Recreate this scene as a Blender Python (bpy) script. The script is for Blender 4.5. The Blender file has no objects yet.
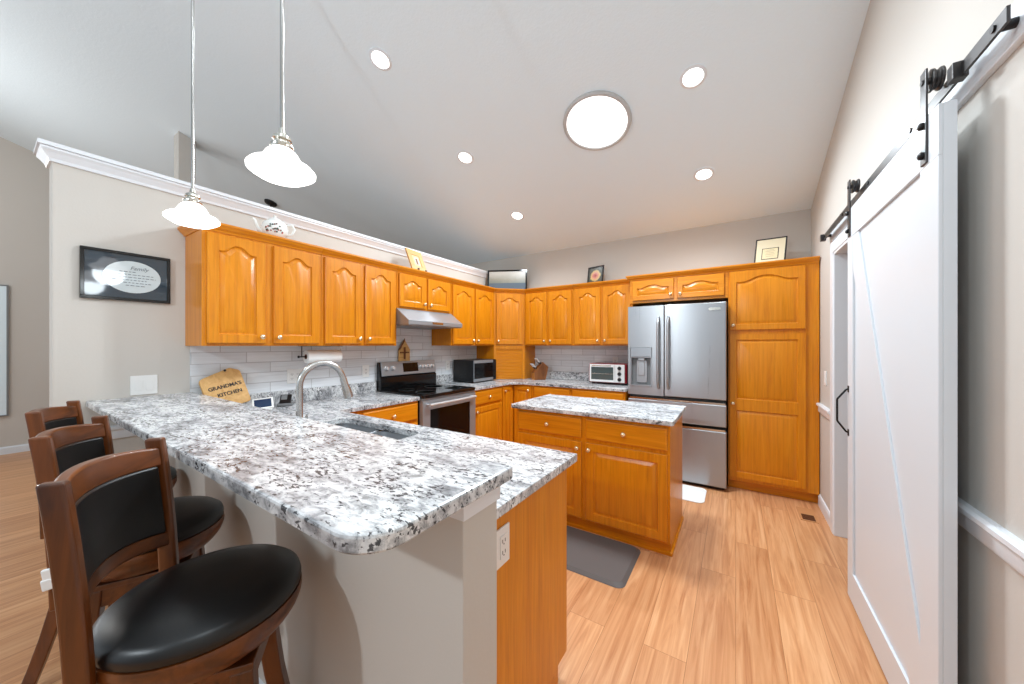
import bpy, bmesh, math, random
from mathutils import Matrix, Vector
random.seed(7)
R = math.radians
PI = math.pi
SC = bpy.context.scene
COL = SC.collection

# ------------------------------------------------------------------ camera, world, exposure
cam_d = bpy.data.cameras.new('camera')
cam = bpy.data.objects.new('camera', cam_d)
COL.objects.link(cam)
cam_d.sensor_width = 36
cam_d.lens = 346.9 / 1024 * 36
cam_d.shift_y = 3.26 / 1024
cam_d.clip_start = 0.02
cam.location = (0, 0, 1.376)
cam.rotation_euler = (R(90), 0, 0.5729)
SC.camera = cam

SC.view_settings.view_transform = 'Standard'
SC.view_settings.look = 'None'
SC.view_settings.exposure = 0.0
SC.view_settings.gamma = 1.0
SC.view_settings.use_curve_mapping = False

wd = bpy.data.worlds.new('world')
SC.world = wd
wd.use_nodes = True
wd.node_tree.nodes['Background'].inputs[0].default_value = (0.76, 0.89, 1.0, 1)
wd.node_tree.nodes['Background'].inputs[1].default_value = 0.45

SLOPE, Z0, YW = 0.308, 2.695, 4.38          # vaulted ceiling: height at the back wall, rise towards the camera


def ceil_z(y):
    return Z0 + SLOPE * (YW - y)


CN = Vector((0, -SLOPE, -1)).normalized()     # ceiling normal, pointing into the room


def lamp(name, kind, loc, energy, color=(1, 1, 1), size=0.1, direction=None, spot=None, blend=0.5):
    d = bpy.data.lights.new(name, kind)
    d.energy = energy
    d.color = color
    if kind == 'AREA':
        d.shape = 'DISK'
        d.size = size
    else:
        d.shadow_soft_size = size
    if kind == 'SPOT':
        d.spot_size = R(spot)
        d.spot_blend = blend
    o = bpy.data.objects.new(name, d)
    o.location = loc
    if direction is not None:
        o.rotation_euler = Vector(direction).to_track_quat('-Z', 'Y').to_euler()
    COL.objects.link(o)
    return o


WARM = (0.84, 0.935, 1.0)
CAN_AND_FILL_SPOTS = [(-2.25, 1.66), (-2.245, 2.63), (-2.22, 3.56), (-0.246, 2.675), (-0.244, 3.60), (-0.25, 1.70), (-0.25, 0.72), (-0.25, -0.25)]  # last two added out of view, as fill for near right wall and floor
TUBE = (-0.955, 2.755)
PENDANTS = [(-2.10, 0.545), (-1.268, 0.555)]
E_TUBE, E_PEND = 62, 4
REAR_FILL = bpy.data.lights.new('dining_side_fill', 'AREA')   # added soft fill behind the camera, no window modelled
REAR_FILL.shape = 'RECTANGLE'
REAR_FILL.size, REAR_FILL.size_y = 5.0, 2.0
REAR_FILL.energy = 20
REAR_FILL.color = (0.86, 0.94, 1.0)
rear_fill = bpy.data.objects.new('dining_side_fill', REAR_FILL)
rear_fill.location = (-3.6, -2.9, 1.5)
rear_fill.rotation_euler = (R(90), 0, 0)
COL.objects.link(rear_fill)
lamp('dining_chandelier', 'POINT', (-1.3, -1.7, 2.45), 95, WARM, 0.06)
d2 = bpy.data.lights.new('living_side_fill', 'AREA')  # unseen fill panel added to brighten the near right wall
d2.shape = 'RECTANGLE'
d2.size, d2.size_y, d2.energy, d2.color = 2.2, 1.8, 40, (0.88, 0.95, 1.0)
d2o = bpy.data.objects.new('living_side_fill', d2)
d2o.location = (-7.4, -1.7, 1.7)
d2o.rotation_euler = (0, R(-90), 0)
COL.objects.link(d2o)
lamp('living_room_lamp', 'POINT', (-5.9, -0.9, 3.0), 42, (1.0, 0.97, 0.93), 0.15)


# ------------------------------------------------------------------ materials
def lin(c):
    return tuple(((v / 255) / 12.92 if v / 255 <= 0.04045 else ((v / 255 + 0.055) / 1.055) ** 2.4) for v in c) + (1,)


class Mat:
    def __init__(s, name, color=(200, 200, 200), rough=0.5, metal=0.0, spec=0.5, coat=0.0):
        s.m = bpy.data.materials.new(name)
        s.m.use_nodes = True
        s.nt = s.m.node_tree
        s.b = s.nt.nodes['Principled BSDF']
        s.b.inputs['Base Color'].default_value = lin(color)
        s.b.inputs['Roughness'].default_value = rough
        s.b.inputs['Metallic'].default_value = metal
        s.b.inputs['Specular IOR Level'].default_value = spec
        s.b.inputs['Coat Weight'].default_value = coat

    def n(s, t, **k):
        nd = s.nt.nodes.new(t)
        for a, v in k.items():
            if a.startswith('i_'):
                nd.inputs[a[2:].replace('_', ' ')].default_value = v
            else:
                setattr(nd, a, v)
        return nd

    def l(s, a, b):
        s.nt.links.new(a, b)

    def coords(s, scale=(1, 1, 1), rot=(0, 0, 0), rand=True):
        tc = s.n('ShaderNodeTexCoord')
        mp = s.n('ShaderNodeMapping')
        mp.inputs['Scale'].default_value = scale
        mp.inputs['Rotation'].default_value = rot
        if rand:
            oi = s.n('ShaderNodeObjectInfo')
            mu = s.n('ShaderNodeVectorMath', operation='MULTIPLY')
            mu.inputs[1].default_value = (13.7, 9.1, 17.3)
            cb = s.n('ShaderNodeCombineXYZ')
            for i in range(3):
                s.l(oi.outputs['Random'], cb.inputs[i])
            s.l(cb.outputs[0], mu.inputs[0])
            ad = s.n('ShaderNodeVectorMath', operation='ADD')
            s.l(tc.outputs['Object'], ad.inputs[0])
            s.l(mu.outputs[0], ad.inputs[1])
            s.l(ad.outputs[0], mp.inputs['Vector'])
        else:
            s.l(tc.outputs['Object'], mp.inputs['Vector'])
        return mp.outputs['Vector']

    def noise(s, vec, scale=5, detail=4, rough=0.5, dist=0.0):
        nd = s.n('ShaderNodeTexNoise')
        nd.inputs['Scale'].default_value = scale
        nd.inputs['Detail'].default_value = detail
        nd.inputs['Roughness'].default_value = rough
        nd.inputs['Distortion'].default_value = dist
        s.l(vec, nd.inputs['Vector'])
        return nd.outputs['Fac']

    def ramp(s, fac, stops):
        r = s.n('ShaderNodeValToRGB')
        e = r.color_ramp.elements
        while len(e) > 1:
            e.remove(e[0])
        e[0].position = stops[0][0]
        e[0].color = stops[0][1]
        for p, c in stops[1:]:
            k = e.new(p)
            k.color = c
        s.l(fac, r.inputs['Fac'])
        return r.outputs['Color']

    def mix(s, fac, a, b, mode='MIX'):
        m = s.n('ShaderNodeMix', data_type='RGBA', blend_type=mode)
        for sock, v in ((m.inputs[0], fac), (m.inputs[6], a), (m.inputs[7], b)):
            if hasattr(v, 'links'):
                s.l(v, sock)
            else:
                sock.default_value = v
        return m.outputs[2]

    def bump(s, h, strength=0.2, dist=0.01):
        b = s.n('ShaderNodeBump')
        b.inputs['Strength'].default_value = strength
        b.inputs['Distance'].default_value = dist
        s.l(h, b.inputs['Height'])
        s.l(b.outputs[0], s.b.inputs['Normal'])

    def color(s, c):
        s.l(c, s.b.inputs['Base Color'])


def g(v):
    return (v, v, v, 1)


def oak(name, scale):
    m = Mat(name, rough=0.3, spec=0.35, coat=0.12)
    m.b.inputs['Coat Roughness'].default_value = 0.2
    v = m.coords(scale)
    a = m.noise(v, 1.0, 6, 0.6, 0.9)
    c1 = m.ramp(a, [(0.26, lin((200, 114, 14))), (0.5, lin((216, 132, 14))), (0.76, lin((226, 146, 32)))])
    v2 = m.coords(tuple(k * 3.2 if k > 3 else k * 1.4 for k in scale))
    b = m.noise(v2, 1.0, 3, 0.7, 0.3)
    dk = m.ramp(b, [(0.44, g(1)), (0.6, g(0.92)), (0.74, g(0.80))])
    m.color(m.mix(1.0, c1, dk, 'MULTIPLY'))
    m.bump(b, 0.05, 0.002)
    return m.m


M = {}
M['oak'] = oak('honey_oak_vertical_grain', (36, 36, 2.0))
M['oak_h'] = oak('honey_oak_level_grain', (2.0, 36, 36))


def granite():
    m = Mat('speckled_white_granite', rough=0.22, spec=0.3)
    v = m.coords((0.85, 1.75, 1.3), (0, 0, R(-12)), rand=False)

    def fac(c):
        bw = m.n('ShaderNodeRGBToBW')
        m.l(c, bw.inputs[0])
        return bw.outputs[0]
    big = m.noise(v, 5.0, 5, 0.6, 0.5)
    base = m.ramp(big, [(0.34, lin((158, 159, 162))), (0.46, lin((208, 209, 211))), (0.62, lin((230, 231, 231)))])
    mid = m.noise(v, 30, 6, 0.68, 0.5)
    cloud = m.ramp(mid, [(0.44, g(1)), (0.54, lin((200, 201, 203))), (0.64, lin((128, 130, 133)))])
    c = m.mix(0.8, base, cloud, 'MULTIPLY')
    fine = m.noise(v, 64, 4, 0.6, 0.4)
    dens = m.noise(v, 9.0, 4, 0.6, 0.5)
    su = m.n('ShaderNodeMath', operation='MULTIPLY_ADD')
    m.l(dens, su.inputs[0])
    su.inputs[1].default_value = 0.5
    m.l(fine, su.inputs[2])
    spk = m.ramp(su.outputs[0], [(0.825, g(0)), (0.86, g(1))])
    sc = m.n('ShaderNodeMath', operation='MULTIPLY')
    m.l(fac(spk), sc.inputs[0])
    sc.inputs[1].default_value = 0.9
    c = m.mix(sc.outputs[0], c, lin((48, 48, 52)))
    warm = m.noise(v, 13, 4, 0.5, 0.2)
    wf = m.ramp(warm, [(0.62, g(0)), (0.74, g(0.08))])
    c = m.mix(fac(wf), c, lin((160, 146, 130)))
    m.color(c)
    return m.m


M['granite'] = granite()


def floor_mat():
    m = Mat('oak_plank_floor', rough=0.32, spec=0.4)
    v = m.coords((1, 1, 1), (0, 0, R(90)), rand=False)
    br = m.n('ShaderNodeTexBrick')
    m.l(v, br.inputs['Vector'])
    br.offset = 0.37
    br.inputs['Color1'].default_value = g(0)
    br.inputs['Color2'].default_value = g(1)
    br.inputs['Mortar'].default_value = g(0.5)
    br.inputs['Scale'].default_value = 1.0
    br.inputs['Mortar Size'].default_value = 0.0012
    br.inputs['Brick Width'].default_value = 1.22
    br.inputs['Row Height'].default_value = 0.18
    br.inputs['Bias'].default_value = 0.0
    tc = m.n('ShaderNodeTexCoord')
    off = m.n('ShaderNodeVectorMath', operation='MULTIPLY_ADD')
    m.l(br.outputs['Color'], off.inputs[0])
    off.inputs[1].default_value = (7, 11, 3)
    m.l(tc.outputs['Object'], off.inputs[2])
    mp = m.n('ShaderNodeMapping')
    mp.inputs['Scale'].default_value = (27, 1.3, 1)
    m.l(off.outputs[0], mp.inputs['Vector'])
    a = m.noise(mp.outputs[0], 1.0, 6, 0.62, 1.3)
    c1 = m.ramp(a, [(0.30, lin((186, 124, 80))), (0.5, lin((212, 154, 107))), (0.70, lin((228, 176, 130)))])
    tone = m.ramp(br.outputs['Color'], [(0.0, lin((238, 232, 228))), (1.0, g(1.0))])
    c2 = m.mix(1.0, c1, tone, 'MULTIPLY')
    mort = m.ramp(br.outputs['Fac'], [(0.0, g(1)), (1.0, lin((205, 190, 175)))])
    m.color(m.mix(1.0, c2, mort, 'MULTIPLY'))
    m.bump(a, 0.04, 0.002)
    return m.m


M['floor'] = floor_mat()


def painted(name, col, bs=0.25, sc=60):
    m = Mat(name, col, rough=0.75, spec=0.25)
    v = m.coords((1, 1, 1), rand=False)
    h = m.noise(v, sc, 4, 0.6)
    m.bump(h, bs, 0.004)
    return m.m


M['wall'] = painted('greige_wall_paint', (203, 198, 191), 0.10, 90)
M['ceiling'] = painted('textured_ceiling_paint', (231, 245, 253), 0.45, 55)
M['white'] = Mat('white_trim_paint', (226, 230, 235), 0.35).m


def barn_white():
    m = Mat('white_painted_boards', (214, 219, 224), 0.4)
    v = m.coords((1, 60, 1), rand=False)
    h = m.noise(v, 1.0, 3, 0.5)
    m.bump(h, 0.06, 0.003)
    return m.m


M['barn'] = barn_white()


def steel(name, col, rough=0.28, axis=2, metal=0.8, aniso=0.25):
    m = Mat(name, col, rough, metal)
    m.b.inputs['Anisotropic'].default_value = 0.75
    m.b.inputs['Anisotropic Rotation'].default_value = aniso
    tg_ = m.n('ShaderNodeTangent', direction_type='RADIAL', axis='Z')
    m.l(tg_.outputs[0], m.b.inputs['Tangent'])
    sc = [90, 90, 90]
    sc[axis] = 0.8
    v = m.coords(tuple(sc))
    h = m.noise(v, 1.0, 3, 0.6)
    r = m.n('ShaderNodeMapRange')
    r.inputs['To Min'].default_value = rough - 0.07
    r.inputs['To Max'].default_value = rough + 0.09
    m.l(h, r.inputs['Value'])
    m.l(r.outputs[0], m.b.inputs['Roughness'])
    return m.m


M['steel'] = steel('brushed_stainless_steel', (172, 174, 177), 0.30)
M['steel_h'] = steel('brushed_stainless_steel_level', (158, 162, 167), 0.34, 0, 0.5)
M['nickel'] = Mat('satin_nickel', (215, 210, 200), 0.22, 1.0).m
M['faucet'] = Mat('brushed_nickel', (190, 188, 185), 0.27, 1.0).m
M['chrome'] = Mat('bright_grey_metal', (205, 206, 208), 0.25, 0.4).m
M['brass'] = Mat('pale_brass', (240, 218, 180), 0.25, 0.8).m
M['black_metal'] = Mat('powder_black_metal', (38, 37, 38), 0.38, 0.6).m
M['iron'] = Mat('dark_iron', (72, 70, 70), 0.35, 0.7).m
M['black'] = Mat('black_gloss_enamel', (14, 14, 15), 0.12).m
M['black_plastic'] = Mat('black_plastic', (22, 22, 24), 0.35).m
M['glass_dark'] = Mat('dark_oven_glass', (10, 10, 12), 0.06, 0, 0.3).m
M['grey_plastic'] = Mat('grey_plastic', (120, 122, 124), 0.4).m
M['white_plastic'] = Mat('white_plastic', (236, 236, 234), 0.35).m
M['red'] = Mat('dark_red_enamel', (120, 20, 30), 0.25).m
M['paper'] = Mat('white_paper', (240, 240, 238), 0.8).m
M['pine'] = Mat('pale_pine', (206, 160, 98), 0.5).m
M['dark_ink'] = Mat('dark_ink', (30, 26, 26), 0.6).m
M['grey_ink'] = Mat('grey_ink', (90, 100, 108), 0.6).m


def wood(name, c0, c1, rough=0.35, scale=(18, 18, 2.0), coat=0.2):
    m = Mat(name, rough=rough, coat=coat)
    v = m.coords(scale)
    a = m.noise(v, 1.0, 5, 0.6, 0.8)
    m.color(m.ramp(a, [(0.32, lin(c0)), (0.68, lin(c1))]))
    return m.m


M['cherry'] = wood('cherry_stained_wood', (64, 31, 10), (116, 62, 24), 0.3)
M['cherry_x'] = wood('cherry_stained_wood_level', (64, 31, 10), (116, 62, 24), 0.3, (2.0, 18, 18))
M['board'] = wood('maple_board', (196, 146, 80), (222, 178, 112), 0.45, (2, 30, 30), 0)
M['acacia'] = wood('block_wood', (160, 96, 42), (205, 140, 72), 0.4, (20, 20, 4), 0)
M['brownwood'] = wood('brown_wood', (96, 52, 22), (140, 84, 40), 0.4, (20, 20, 4), 0)


def leather():
    m = Mat('black_leather', (13, 13, 14), 0.36, spec=0.5)
    v = m.coords((1, 1, 1))
    m.bump(m.noise(v, 260, 3, 0.6), 0.08, 0.002)
    return m.m


M['leather'] = leather()


def matmat():
    m = Mat('grey_foam_mat', (94, 88, 86), 0.6)
    v = m.coords((1, 1, 1))
    m.bump(m.noise(v, 220, 2, 0.5), 0.15, 0.002)
    return m.m


M['mat'] = matmat()


def tile(name, rot):
    m = Mat(name, (205, 207, 210), 0.25)
    v = m.coords((1, 1, 1), rot, rand=False)
    br = m.n('ShaderNodeTexBrick')
    m.l(v, br.inputs['Vector'])
    br.offset = 0.5
    br.inputs['Color1'].default_value = lin((238, 242, 246))
    br.inputs['Color2'].default_value = lin((224, 229, 234))
    br.inputs['Mortar'].default_value = lin((196, 198, 202))
    br.inputs['Scale'].default_value = 1.0
    br.inputs['Mortar Size'].default_value = 0.003
    br.inputs['Brick Width'].default_value = 0.31
    br.inputs['Row Height'].default_value = 0.078
    st = m.n('ShaderNodeMapping')
    st.inputs['Scale'].default_value = (3, 60, 1)
    m.l(v, st.inputs['Vector'])
    a = m.noise(st.outputs[0], 1.0, 4, 0.6, 0.5)
    tone = m.ramp(a, [(0.3, g(0.86)), (0.7, g(1.0))])
    m.color(m.mix(1.0, br.outputs['Color'], tone, 'MULTIPLY'))
    m.bump(br.outputs['Fac'], -0.25, 0.003)
    return m.m


M['tile_left'] = tile('grey_tile_left', (0, R(90), R(90)))
M['tile_back'] = tile('grey_tile_back', (R(-90), 0, 0))


def emit(name, col, strength):
    m = Mat(name, (255, 255, 255), 0.4)
    m.b.inputs['Emission Color'].default_value = lin(col)
    m.b.inputs['Emission Strength'].default_value = strength
    return m.m


M['lamp'] = emit('lit_lamp_lens', (255, 250, 242), 6.0)
M['tube'] = emit('lit_daylight_lens', (255, 255, 255), 1.6)
M['shade'] = emit('lit_milk_glass', (255, 252, 248), 1.8)


def shiny_art(name, col):
    return Mat(name, col, 0.05, 0, 0.8).m


# ------------------------------------------------------------------ mesh builder
class MB:
    def __init__(s):
        s.bm = bmesh.new()

    def box(s, x0, x1, y0, y1, z0, z1, mat=None):
        vs = [s.bm.verts.new(Vector(p)) for p in
              ((x0, y0, z0), (x1, y0, z0), (x1, y1, z0), (x0, y1, z0), (x0, y0, z1), (x1, y0, z1), (x1, y1, z1), (x0, y1, z1))]
        if mat is not None:
            for v in vs:
                v.co = mat @ v.co
        for f in ((0, 3, 2, 1), (4, 5, 6, 7), (0, 1, 5, 4), (1, 2, 6, 5), (2, 3, 7, 6), (3, 0, 4, 7)):
            s.bm.faces.new([vs[i] for i in f])
        return s

    def loops(s, loops, closed=True, cap0=True, cap1=True):
        """bridge a list of equal-length point loops"""
        L = [[s.bm.verts.new(Vector(p)) for p in lp] for lp in loops]
        n = len(L[0])
        for a, b in zip(L[:-1], L[1:]):
            for i in range(n if closed else n - 1):
                j = (i + 1) % n
                s.bm.faces.new((a[i], a[j], b[j], b[i]))
        if cap0:
            s.bm.faces.new(list(reversed(L[0])))
        if cap1:
            s.bm.faces.new(L[-1])
        return s

    def prism(s, poly, a, b, axis='z'):
        def P(p, h):
            if axis == 'z':
                return (p[0], p[1], h)
            if axis == 'x':
                return (h, p[0], p[1])
            return (p[0], h, p[1])
        return s.loops([[P(p, a) for p in poly], [P(p, b) for p in poly]])

    def lathe(s, prof, seg=24, mat=Matrix.Identity(4), cap0=True, cap1=True):
        lps = []
        for r, z in prof:
            lps.append([mat @ Vector((max(r, 1e-4) * math.cos(2 * PI * i / seg), max(r, 1e-4) * math.sin(2 * PI * i / seg), z)) for i in range(seg)])
        return s.loops(lps, True, cap0, cap1)

    def cyl(s, p0, p1, r, seg=16, r1=None):
        p0, p1 = Vector(p0), Vector(p1)
        d = p1 - p0
        q = d.to_track_quat('Z', 'Y').to_matrix().to_4x4()
        m = Matrix.Translation(p0) @ q
        return s.lathe([(r, 0), (r if r1 is None else r1, d.length)], seg, m)

    def tube(s, pts, r, seg=12):
        pts = [Vector(p) for p in pts]
        lps = []
        up = None
        for i, p in enumerate(pts):
            d = (pts[min(i + 1, len(pts) - 1)] - pts[max(i - 1, 0)]).normalized()
            if up is None:
                up = d.orthogonal().normalized()
            else:
                up = (up - d * up.dot(d)).normalized()
            sd = d.cross(up)
            rr = r[i] if isinstance(r, (list, tuple)) else r
            lps.append([p + (up * math.cos(2 * PI * k / seg) + sd * math.sin(2 * PI * k / seg)) * rr for k in range(seg)])
        return s.loops(lps)

    def loft(s, secs):
        """stack of level rectangles: (cx, cy, z, hx, hy)"""
        return s.loops([[(x - a, y - b, z), (x + a, y - b, z), (x + a, y + b, z), (x - a, y + b, z)] for x, y, z, a, b in secs])

    def bent(s, xs, zlo, zhi, yf, th):
        """upright curved slat: for each x a rectangle between zlo(x) and zhi(x), front at yf(x,z), thickness th backwards"""
        lps = []
        for x in xs:
            a, b = zlo(x), zhi(x)
            lps.append([(x, yf(x, a), a), (x, yf(x, b), b), (x, yf(x, b) - th, b), (x, yf(x, a) - th, a)])
        return s.loops(lps)

    def sweep(s, prof, path):
        """profile of (out, z) swept along a level path of (x, y); 'out' is to the right of travel; mitred corners"""
        n = len(path)
        lps = []
        for i, p in enumerate(path):
            p = Vector(p)
            d0 = (p - Vector(path[i - 1])).normalized() if i > 0 else None
            d1 = (Vector(path[i + 1]) - p).normalized() if i < n - 1 else None
            d0 = d0 or d1
            d1 = d1 or d0
            n0 = Vector((d0.y, -d0.x))
            n1 = Vector((d1.y, -d1.x))
            m = (n0 + n1)
            m = m / (1 + n0.dot(n1))
            lps.append([(p.x + m.x * o, p.y + m.y * o, z) for o, z in prof])
        return s.loops(lps)

    def build(s, name, mat, parent=None, bevel=0.0, smooth=None, loc=None, rot=None, seg=2):
        bmesh.ops.recalc_face_normals(s.bm, faces=s.bm.faces)
        me = bpy.data.meshes.new(name)
        s.bm.to_mesh(me)
        s.bm.free()
        me.materials.append(mat)
        o = bpy.data.objects.new(name, me)
        COL.objects.link(o)
        if parent is not None:
            o.parent = parent
        if loc is not None:
            o.location = loc
        if rot is not None:
            o.rotation_euler = rot
        if bevel:
            b = o.modifiers.new('bevel', 'BEVEL')
            b.width = bevel
            b.segments = seg
            b.limit_method = 'ANGLE'
            b.angle_limit = R(40)
        if smooth is not None:
            me.polygons.foreach_set('use_smooth', [True] * len(me.polygons))
            me.set_sharp_from_angle(angle=R(smooth))
        return o


def tag(o, label, cat, group=None):
    o['label'] = label
    o['category'] = cat
    if group:
        o['group'] = group
    return o


def thing(name, label, cat, loc, rotz=0.0, group=None):
    o = bpy.data.objects.new(name, None)
    o.empty_display_size = 0.05
    COL.objects.link(o)
    o.location = loc
    o.rotation_euler = (0, 0, rotz)
    return tag(o, label, cat, group)


def struct(o):
    o['kind'] = 'structure'
    return o


def text_mesh(name, txt, size, mat, parent, loc, rot, depth=0.0006, align='CENTER', shear=0.0, bold=0.0):
    cu = bpy.data.curves.new(name, 'FONT')
    cu.body = txt
    cu.size = size
    cu.extrude = depth
    cu.align_x = align
    cu.align_y = 'CENTER'
    cu.shear = shear
    cu.offset = bold
    tmp = bpy.data.objects.new(name, cu)
    COL.objects.link(tmp)
    bpy.context.view_layer.update()
    me = bpy.data.meshes.new_from_object(tmp.evaluated_get(bpy.context.evaluated_depsgraph_get()))
    bpy.data.objects.remove(tmp)
    me.materials.clear()
    me.materials.append(mat)
    o = bpy.data.objects.new(name, me)
    COL.objects.link(o)
    o.parent = parent
    o.location = loc
    o.rotation_euler = rot
    return o


XL = -3.03      # kitchen's left wall
XR = 0.61       # right wall
XF = -7.75      # far wall of the living side
YN = -3.0       # near limit of the floor and walls

# ------------------------------------------------------------------ the setting
struct(MB().box(XF - 0.1, XR + 1.2, YN, YW + 0.12, -0.06, 0).build('floor', M['floor']))
ce = MB()
ce.prism([(YN, ceil_z(YN)), (YW + 0.12, ceil_z(YW + 0.12)), (YW + 0.12, ceil_z(YW + 0.12) + 0.1), (YN, ceil_z(YN) + 0.1)], XF - 0.1, XR + 0.12, 'x')
struct(ce.build('ceiling', M['ceiling']))
struct(MB().box(XF - 0.1, XR + 0.12, YW, YW + 0.12, 0, ceil_z(YW)).build('wall_back', M['wall']))
CT = 2.41                                   # top of the part-height wall under its cap
WLN = 0.222
struct(MB().box(XL - 0.12, XL, WLN, YW, 0, CT).build('wall_left', M['wall'], bevel=0.004))
w = MB()
OY0, OY1, OZ = 2.60, 3.385, 2.05            # doorway behind the sliding door


def yz(y0, y1, z0):
    return [(y0, z0), (y1, z0), (y1, ceil_z(y1)), (y0, ceil_z(y0))]


w.prism(yz(YN, OY0, 0), XR, XR + 0.12, 'x')
w.prism(yz(OY1, YW, 0), XR, XR + 0.12, 'x')
w.prism(yz(OY0, OY1, OZ), XR, XR + 0.12, 'x')
struct(w.build('wall_right', M['wall']))
struct(MB().box(XR + 1.1, XR + 1.2, OY0 - 0.5, YW, 0, 2.5).box(XR + 0.12, XR + 1.1, YW - 0.1, YW, 0, 2.5).box(XR + 0.12, XR + 1.1, OY0 - 0.5, OY0 - 0.4, 0, 2.5)
       .box(XR + 0.12, XR + 1.2, OY0 - 0.5, YW, 2.5, 2.55).build('wall_hallway', M['wall']))
struct(MB().prism(yz(YN, YW, 0), XF - 0.1, XF, 'x').build('wall_far', M['wall']))
struct(MB().prism([(1.19, CT - 0.6), (1.33, CT - 0.6), (1.33, ceil_z(1.33)), (1.19, ceil_z(1.19))], -5.19, -5.03, 'x').box(-5.19, -5.03, 1.19, 1.33, 0, CT - 0.6).build('wall_column', M['wall']))

# crown and cap of the part-height wall
crown_r = [(0.0, CT - 0.066), (0.010, CT - 0.066), (0.014, CT - 0.050), (0.030, CT - 0.024), (0.040, CT - 0.012), (0.040, CT + 0.0), (0.0, CT + 0.0)]
t1 = MB()
t1.sweep(crown_r, [(XL - 0.12, YW), (XL - 0.12, WLN), (XL, WLN), (XL, YW)][::1])
t1.box(XL - 0.168, XL + 0.048, WLN - 0.048, YW, CT + 0.001, CT + 0.022)
struct(t1.build('trim_1', M['white']))

RAIL = [(0, 0.805), (0.012, 0.805), (0.016, 0.815), (0.016, 0.850), (0.028, 0.862), (0.028, 0.876), (0.018, 0.882), (0, 0.882)]
struct(MB().sweep(RAIL, [(XR, 3.94), (XR, OY1 + 0.10)]).build('trim_2', M['white'], smooth=30))
struct(MB().sweep(RAIL, [(XR, OY0 - 0.10), (XR, YN)]).build('trim_3', M['white'], smooth=30))
struct(MB().sweep([(o, z + 0.03) for o, z in RAIL], [(XL, WLN), (XL, 0.58)]).build('trim_4', M['white'], smooth=30))
BASE = [(0, 0), (0.014, 0), (0.014, 0.075), (0.008, 0.092), (0, 0.095)]
struct(MB().sweep(BASE, [(XR, 3.94), (XR, OY1 + 0.10)]).build('baseboard_right', M['white']))
struct(MB().sweep(BASE, [(XR, OY0 - 0.10), (XR, YN)]).build('baseboard_near', M['white']))
struct(MB().sweep(BASE, [(XF, YN), (XF, YW)]).build('baseboard_far', M['white']))
struct(MB().sweep(BASE, [(XL, WLN), (XL, 0.594)]).build('baseboard_left', M['white']))
cas = MB()
cas.box(XR - 0.018, XR, OY1, OY1 + 0.085, 0, OZ + 0.075)
cas.box(XR - 0.018, XR, OY0 - 0.085, OY0, 0, OZ + 0.075)
cas.box(XR - 0.0185, XR, OY0 - 0.085, OY1 + 0.085, OZ, OZ + 0.08)
cas.box(XR - 0.014, XR + 0.12, OY1 - 0.018, OY1 + 0.002, 0, OZ)
cas.box(XR - 0.014, XR + 0.12, OY0 - 0.002, OY0 + 0.018, 0, OZ)
cas.box(XR - 0.014, XR + 0.12, OY0, OY1, OZ - 0.018, OZ + 0.002)
struct(cas.build('trim_5', M['white'], bevel=0.003))
struct(MB().box(XR - 0.019, XR, 0.9, 3.47, 2.14, 2.245).build('trim_6', M['white'], bevel=0.002))

# knee wall that carries the raised bar
KY0, KY1, KX1 = 0.596, 0.728, -0.515
struct(MB().box(XL, KX1, KY0, KY1, 0, 1.031).build('wall_peninsula', M['wall'], bevel=0.003))
struct(MB().sweep([(0, 0.985), (0.009, 0.985), (0.011, 1.02), (0.011, 1.03), (0, 1.03)], [(KX1 - 0.10, KY0), (KX1, KY0), (KX1, KY1)]).build('trim_7', M['white']))
struct(MB().sweep(BASE, [(XL + 0.015, KY0), (KX1, KY0), (KX1, KY1)]).build('baseboard_peninsula', M['white']))

# tiled splash areas
struct(MB().box(XL, XL + 0.008, 0.772, YW, 0.915, 1.371).box(XL, XL + 0.008, 2.19, 2.93, 1.371, 1.56).build('wall_tiles_left', M['tile_left']))
struct(MB().box(XL + 0.008, -1.0, YW - 0.008, YW, 0.915, 1.371).build('wall_tiles_back', M['tile_back']))


# ------------------------------------------------------------------ cabinet parts
def outline(w, h, m, arch, ma=None):
    """points of a door panel outline at margin m: BL, BR, then the top edge right to left"""
    hw = w / 2 - m
    zt = h - m - arch
    pts = [(-hw, m), (hw, m)]
    K = 24
    for i in range(K + 1):
        x = hw - 2 * hw * i / K
        q = abs(x) / (hw * 0.80)
        bump = arch * (0.5 + 0.5 * math.cos(PI * q ** 1.2)) if q < 1 else 0.0
        pts.append((x, zt + bump))
    return pts


def rect_like(w, h, m):
    hw = w / 2 - m
    K = 24
    return [(-hw, m), (hw, m)] + [(hw - 2 * hw * i / K, h - m) for i in range(K + 1)]


def door_mesh(mb, w, h, arch=0.045, t=0.02, fw=0.056, z=0.0, soft=True):
    lp = []

    def add(pts, y):
        lp.append([(x, y, zz + z) for x, zz in pts])
    e = 0.005 if soft else 0.0
    add(rect_like(w, h, 0), 0)
    add(rect_like(w, h, 0), -t + e)
    add(rect_like(w, h, e * 0.8), -t)
    add(outline(w, h, fw, arch), -t)
    add(outline(w, h, fw + 0.003, arch), -t + 0.009)
    add(outline(w, h, fw + 0.009, arch), -t + 0.012)
    add(outline(w, h, fw + 0.012, arch), -t + 0.011)
    add(outline(w, h, fw + 0.030, arch), -t + 0.002)
    add(outline(w, h, fw + 0.034, arch), -t + 0.001)
    mb.loops(lp)
    return mb


KNOB = [(0.007, 0), (0.007, 0.010), (0.011, 0.013), (0.0165, 0.019), (0.0165, 0.025), (0.011, 0.030), (0.0, 0.032)]
TO_FRONT = Matrix.Rotation(R(90), 4, 'X')     # local Z -> -Y


def knob(parent, x, z, y=-0.02):
    MB().lathe(KNOB, 16, TO_FRONT).build('knob', M['brass'], parent, smooth=50, loc=(x, y, z))


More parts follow.
